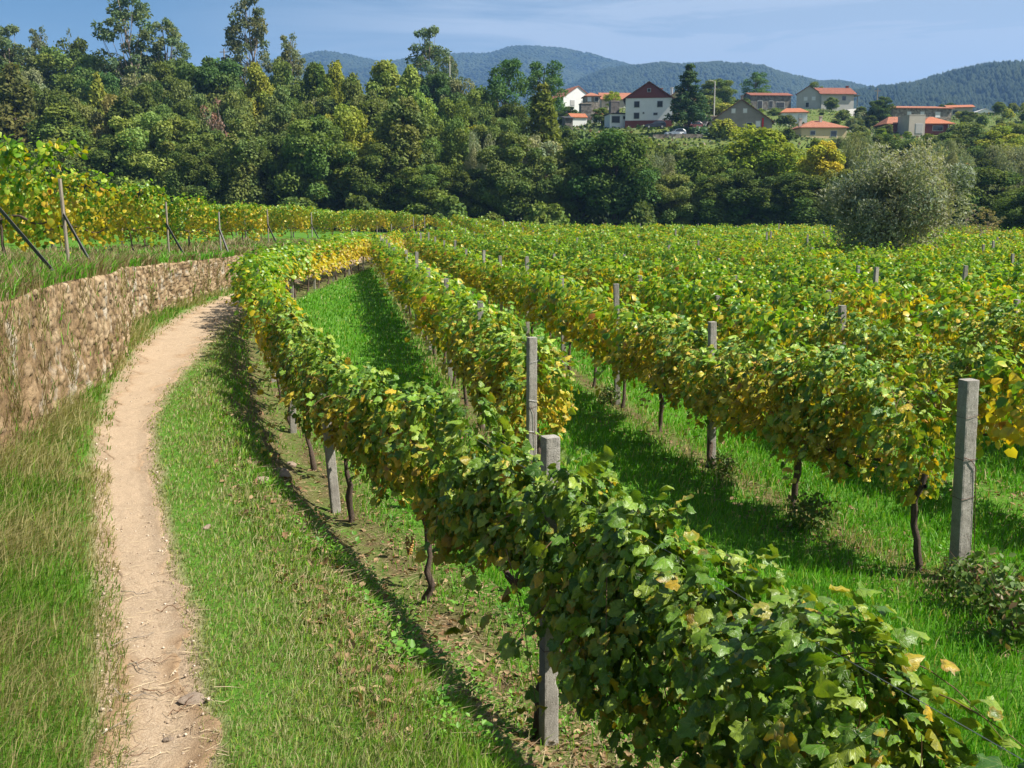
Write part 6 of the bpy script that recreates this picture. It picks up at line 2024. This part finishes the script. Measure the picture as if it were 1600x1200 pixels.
# parked cars
def car(label, u, v, Y, rz, paint, L=4.1, grp="parked cars"):
    p = at_y(u, v, Y)
    p[2] = float(terrain(p[0], p[1]))
    root = link("parked_car", None, None, p, rz)
    prof = [(-0.5, 0.25), (-0.5, 0.62), (-0.46, 0.80), (-0.22, 0.86), (-0.10, 1.02), (0.0, 1.34), (0.12, 1.44), (0.34, 1.42), (0.46, 1.12), (0.49, 0.85), (0.5, 0.45), (0.48, 0.25)]
    W_ = 0.85
    q = Poly(); n_ = len(prof)
    V = []
    for s, k in ((-1, 0), (1, 0)):
        for x, z in prof:
            ww = W_ * (1 - 0.18 * max(0, (z - 0.9) / 0.55))
            V.append((x * L, s * ww, z))
    q.add(V, [tuple(range(n_)), tuple(range(2 * n_ - 1, n_ - 1, -1))] + [(i, n_ + i, n_ + (i + 1) % n_, (i + 1) % n_) for i in range(n_)])
    q.build("body", paint, root, bevel=0.05)
    for s in (-1, 1):
        q = Poly(); y = s * (W_ * 0.90)
        pts = [(-0.07 * L, 0.92), (0.02 * L, 1.30), (0.12 * L, 1.36), (0.32 * L, 1.34), (0.42 * L, 0.95)]
        q.add([(x, y * (1 - 0.12 * max(0, (z - 0.9) / 0.55)) * 1.10, z) for x, z in pts] + [(x, y * 0.8, z) for x, z in pts], [tuple(range(5)) if s > 0 else tuple(range(5))[::-1]] + [(i, 5 + i, 5 + (i + 1) % 5, (i + 1) % 5) for i in range(5)])
        q.build("side_window", M['glass'], root)
    q = Poly(); q.add([(-0.105 * L, -0.70, 1.0), (-0.105 * L, 0.70, 1.0), (-0.005 * L, 0.6, 1.33), (-0.005 * L, -0.6, 1.33), (-0.12 * L, -0.70, 1.03), (-0.12 * L, 0.70, 1.03), (-0.02 * L, 0.6, 1.36), (-0.02 * L, -0.6, 1.36)],
                      [(4, 7, 6, 5), (0, 1, 2, 3), (0, 4, 5, 1), (1, 5, 6, 2), (2, 6, 7, 3), (3, 7, 4, 0)])
    q.build("windscreen", M['glass'], root)
    for x in (-0.32, 0.31):
        for s in (-1, 1):
            q = Poly(); q.tube(np.array([(x * L, s * 0.68, 0.31), (x * L, s * 0.88, 0.31)]), 0.31, 16); wo = q.build("wheel", M['dark_slab'], root)
            q = Poly(); q.tube(np.array([(x * L, s * 0.86, 0.31), (x * L, s * 0.895, 0.31)]), 0.19, 12); q.build("rim", M['frame'], wo)
    return tag(root, label, "car", grp)


def paint(name, c):
    m, n, l, o = new_mat(name)
    p = n.new("ShaderNodeBsdfPrincipled"); p.inputs['Base Color'].default_value = (*c, 1); p.inputs['Roughness'].default_value = 0.3
    p.inputs['Coat Weight'].default_value = 0.5
    l.new(p.outputs[0], o.inputs['Surface'])
    return m


P_DK, P_WH, P_RD = paint("dark_blue_paint", (0.012, 0.016, 0.028)), paint("white_paint", (0.75, 0.76, 0.78)), paint("red_paint", (0.16, 0.045, 0.04))
car("dark blue car parked at the foot of the white house wall", 1024, 198.5, 197.5, R(-4), P_DK, 3.9)
car("small white car parked in front of the spruce", 1055, 203, 187.0, R(8), P_WH, 3.7)
car("rusty red car half hidden behind the spruce trunk", 1082, 203, 196.5, R(5), P_RD, 3.6)


# utility poles
def pole(label, u, vt, vb, Y, kind='wood'):
    b = at_y(u, vb, Y); t = at_y(u, vt, Y)
    zb = float(terrain(b[0], Y))
    H = t[2] - zb
    root = link("utility_pole", None, None, (b[0], Y, zb))
    q = Poly(); q.tube(np.array([(0, 0, -0.5), (0, 0, H * 0.5), (0, 0, H)]), np.array([0.16, 0.14, 0.11]), 8); q.build("shaft", M['wood_post' if kind == 'wood' else 'pale_grey'], root)
    q = Poly()
    if kind == 'lamp': q.tube(np.array([(0, 0, H - 0.1), (-0.6, 0, H + 0.15), (-1.3, 0, H + 0.1)]), 0.06, 6); q.build("lamp_arm", M['pale_grey'], root)
    else: q.box((-0.8, -0.06, H - 0.7), (0.8, 0.06, H - 0.55)); q.build("crossarm", M['wood_post'], root)
    return tag(root, label, "pole")


pole("dark utility pole above the round tree between the hilltop houses", 1370, 138, 165, 262)
pole("pale street lamp post right of the spruce", 1116, 127, 165, 240, 'lamp')
pole("small distant pole with a crossarm on the skyline left of the tall eucalyptus", 353, 76, 150, 205)
pole("bare pale dead trunk standing right of the skyline eucalyptus", 703, 88, 150, 200, 'post')

# ------------------------------------------------------------------ mountains
def ridge(name, label, prof, Y, depth, seed, colr, rough_amp, nx=420, ny=90, x_ext=1.0):
    prof = np.array(prof, float)
    u = np.linspace(prof[0, 0], prof[-1, 0], nx)
    v = np.interp(u, prof[:, 0], prof[:, 1])
    kern = np.hanning(9); kern /= kern.sum()
    vs = np.convolve(np.pad(v, 4, 'edge'), kern, 'valid')
    top = np.array([at_y(a, b, Y)[2] for a, b in zip(u, vs)])
    X0 = np.array([at_y(a, 300, Y)[0] for a in u])
    t = np.linspace(-1, 1, ny)
    T, X = np.meshgrid(t, X0, indexing='ij')
    TOP = np.broadcast_to(top, T.shape)
    wob = 0.16 * (fbm(X / (depth * 0.5), X * 0, seed, 3) - 0.5)
    f = np.cos(np.clip(np.abs(T) ** 0.9, 0, 1) * np.pi / 2) ** 1.15
    Yg = Y + T * depth + wob * depth * (1 - np.abs(T))
    gl = (fbm(X / (depth * 0.16), Yg / (depth * 0.30), seed + 5, 4) - 0.5)
    Z = TOP * f + gl * rough_amp * TOP * np.sin(np.clip(np.abs(T), 0, 1) * np.pi)
    Z = Z - 2.0
    V, F = grid_mesh(X, Yg, Z)
    o = link(name, tri_mesh(name, V, F, colr, smooth_sh=True))
    tag(o, label, "hill", kind="structure")
    return X, Yg, Z


M['hill'] = mat_simple("wooded_hillside", (0.034, 0.046, 0.022), (0.018, 0.028, 0.013), 0.012, 0.95, 0.0, detail=10)
X1, Y1_, Z1 = ridge("mountain", "broad rounded wooded mountain far behind the village", [(150, 118), (300, 116), (380, 112), (425, 95), (480, 93), (520, 86), (560, 89), (600, 96), (640, 92), (680, 92), (720, 89), (760, 86), (795, 76), (835, 72), (880, 77), (930, 89), (980, 104), (1020, 116), (1100, 130), (1200, 148), (1300, 165)], 3300, 1200, 401, M['hill'], 0.24)
X3, Y3, Z3 = ridge("mountain_spur", "lower tree-topped ridge running right from the mountain", [(780, 190), (860, 150), (930, 116), (990, 110), (1050, 109), (1100, 107), (1150, 112), (1200, 123), (1240, 130), (1300, 132), (1335, 140), (1400, 150), (1500, 175)], 2400, 800, 411, M['hill'], 0.22)
X2, Y2_, Z2 = ridge("near_hill", "dark wooded hill rising at the right edge of the photo", [(1200, 185), (1270, 160), (1335, 146), (1380, 141), (1425, 134), (1460, 122), (1500, 114), (1540, 110), (1580, 109), (1640, 106), (1720, 112), (1900, 140), (2100, 200)], 1500, 650, 421, M['hill'], 0.20)
hr = np.random.default_rng(91)
conev = np.array([[np.cos(a) * 0.5, np.sin(a) * 0.5, 0.12] for a in np.arange(5) * 1.2566] + [[np.cos(a) * 0.42, np.sin(a) * 0.42, 0.55] for a in np.arange(5) * 1.2566 + 0.6] + [[0, 0, 1.0]])
conef = np.array([f for i in range(5) for f in ((i, (i + 1) % 5, 5 + i), ((i + 1) % 5, 5 + (i + 1) % 5, 5 + i), (5 + i, 5 + (i + 1) % 5, 10))])


def forest(name, label, X, Y, Z, n, hgt, wid, seed):
    a, b = X.shape
    i = hr.integers(0, int(a * 0.56), n) + hr.random(n); j = hr.integers(0, b - 2, n) + hr.random(n)
    i0, j0 = i.astype(int), j.astype(int); fi, fj = i - i0, j - j0

    def bl(A): return (A[i0, j0] * (1 - fi) * (1 - fj) + A[i0 + 1, j0] * fi * (1 - fj) + A[i0, j0 + 1] * (1 - fi) * fj + A[i0 + 1, j0 + 1] * fi * fj)
    P = np.stack([bl(X), bl(Y), bl(Z) - 0.5], 1)
    nf = fbm(P[:, 0] / 120, P[:, 1] / 120, seed, 3)
    keep = (hr.random(n) < 0.45 + 1.1 * (nf - 0.2)) & (P[:, 2] > 5)
    P, nf = P[keep], nf[keep]
    n = len(P)
    h_ = hgt * (0.55 + 0.8 * hr.random(n)); w_ = wid * (0.6 + 0.7 * hr.random(n))
    aa = hr.random(n) * 6.28
    V, F = scatter(conev, conef, P, np.tile([0.0, 0, 1], (n, 1)), np.stack([np.cos(aa), np.sin(aa), 0 * aa], 1), np.stack([w_, w_, h_], 1))
    c = mixcol(np.array([0.014, 0.026, 0.012]), np.array([0.042, 0.056, 0.024]), np.clip(0.6 * hr.random(n) + 1.2 * (nf - 0.35), 0, 1))
    o = link(name, tri_mesh(name, V, F, M['far_forest'], col=np.repeat(c, len(conev), 0)))
    tag(o, label, "forest", kind="stuff")


M['far_forest'] = mat_attr("far_forest", 0.95, 0.1, 0.05, 0.2, 0)
forest("mountain_forest", "hazy forest covering the far mountain", X1, Y1_, Z1, 45000, 8, 15, 431)
forest("ridge_forest", "hazy forest covering the lower ridge", X3, Y3, Z3, 45000, 8, 10, 441)
forest("hill_forest", "dense conifer forest covering the hill on the right", X2, Y2_, Z2, 45000, 9, 7, 451)

# ------------------------------------------------------------------ haze
hz = bpy.data.meshes.new("haze")
a, b = (-4200, -60, -14.0), (4200, 5200, 640.0)
q = Poly(); q.box(a, b)
m = bpy.data.materials.new("haze"); m.use_nodes = True
nt = m.node_tree; nt.nodes.clear()
oo = nt.nodes.new("ShaderNodeOutputMaterial"); pv = nt.nodes.new("ShaderNodeVolumePrincipled")
pv.inputs['Density'].default_value = 0.00017
pv.inputs['Color'].default_value = (0.27, 0.53, 1.0, 1)
pv.inputs['Anisotropy'].default_value = 0.1
nt.links.new(pv.outputs[0], oo.inputs['Volume'])
ho = q.build("haze", m)
tag(ho, "thin blue air haze filling the valley", "haze", kind="stuff")
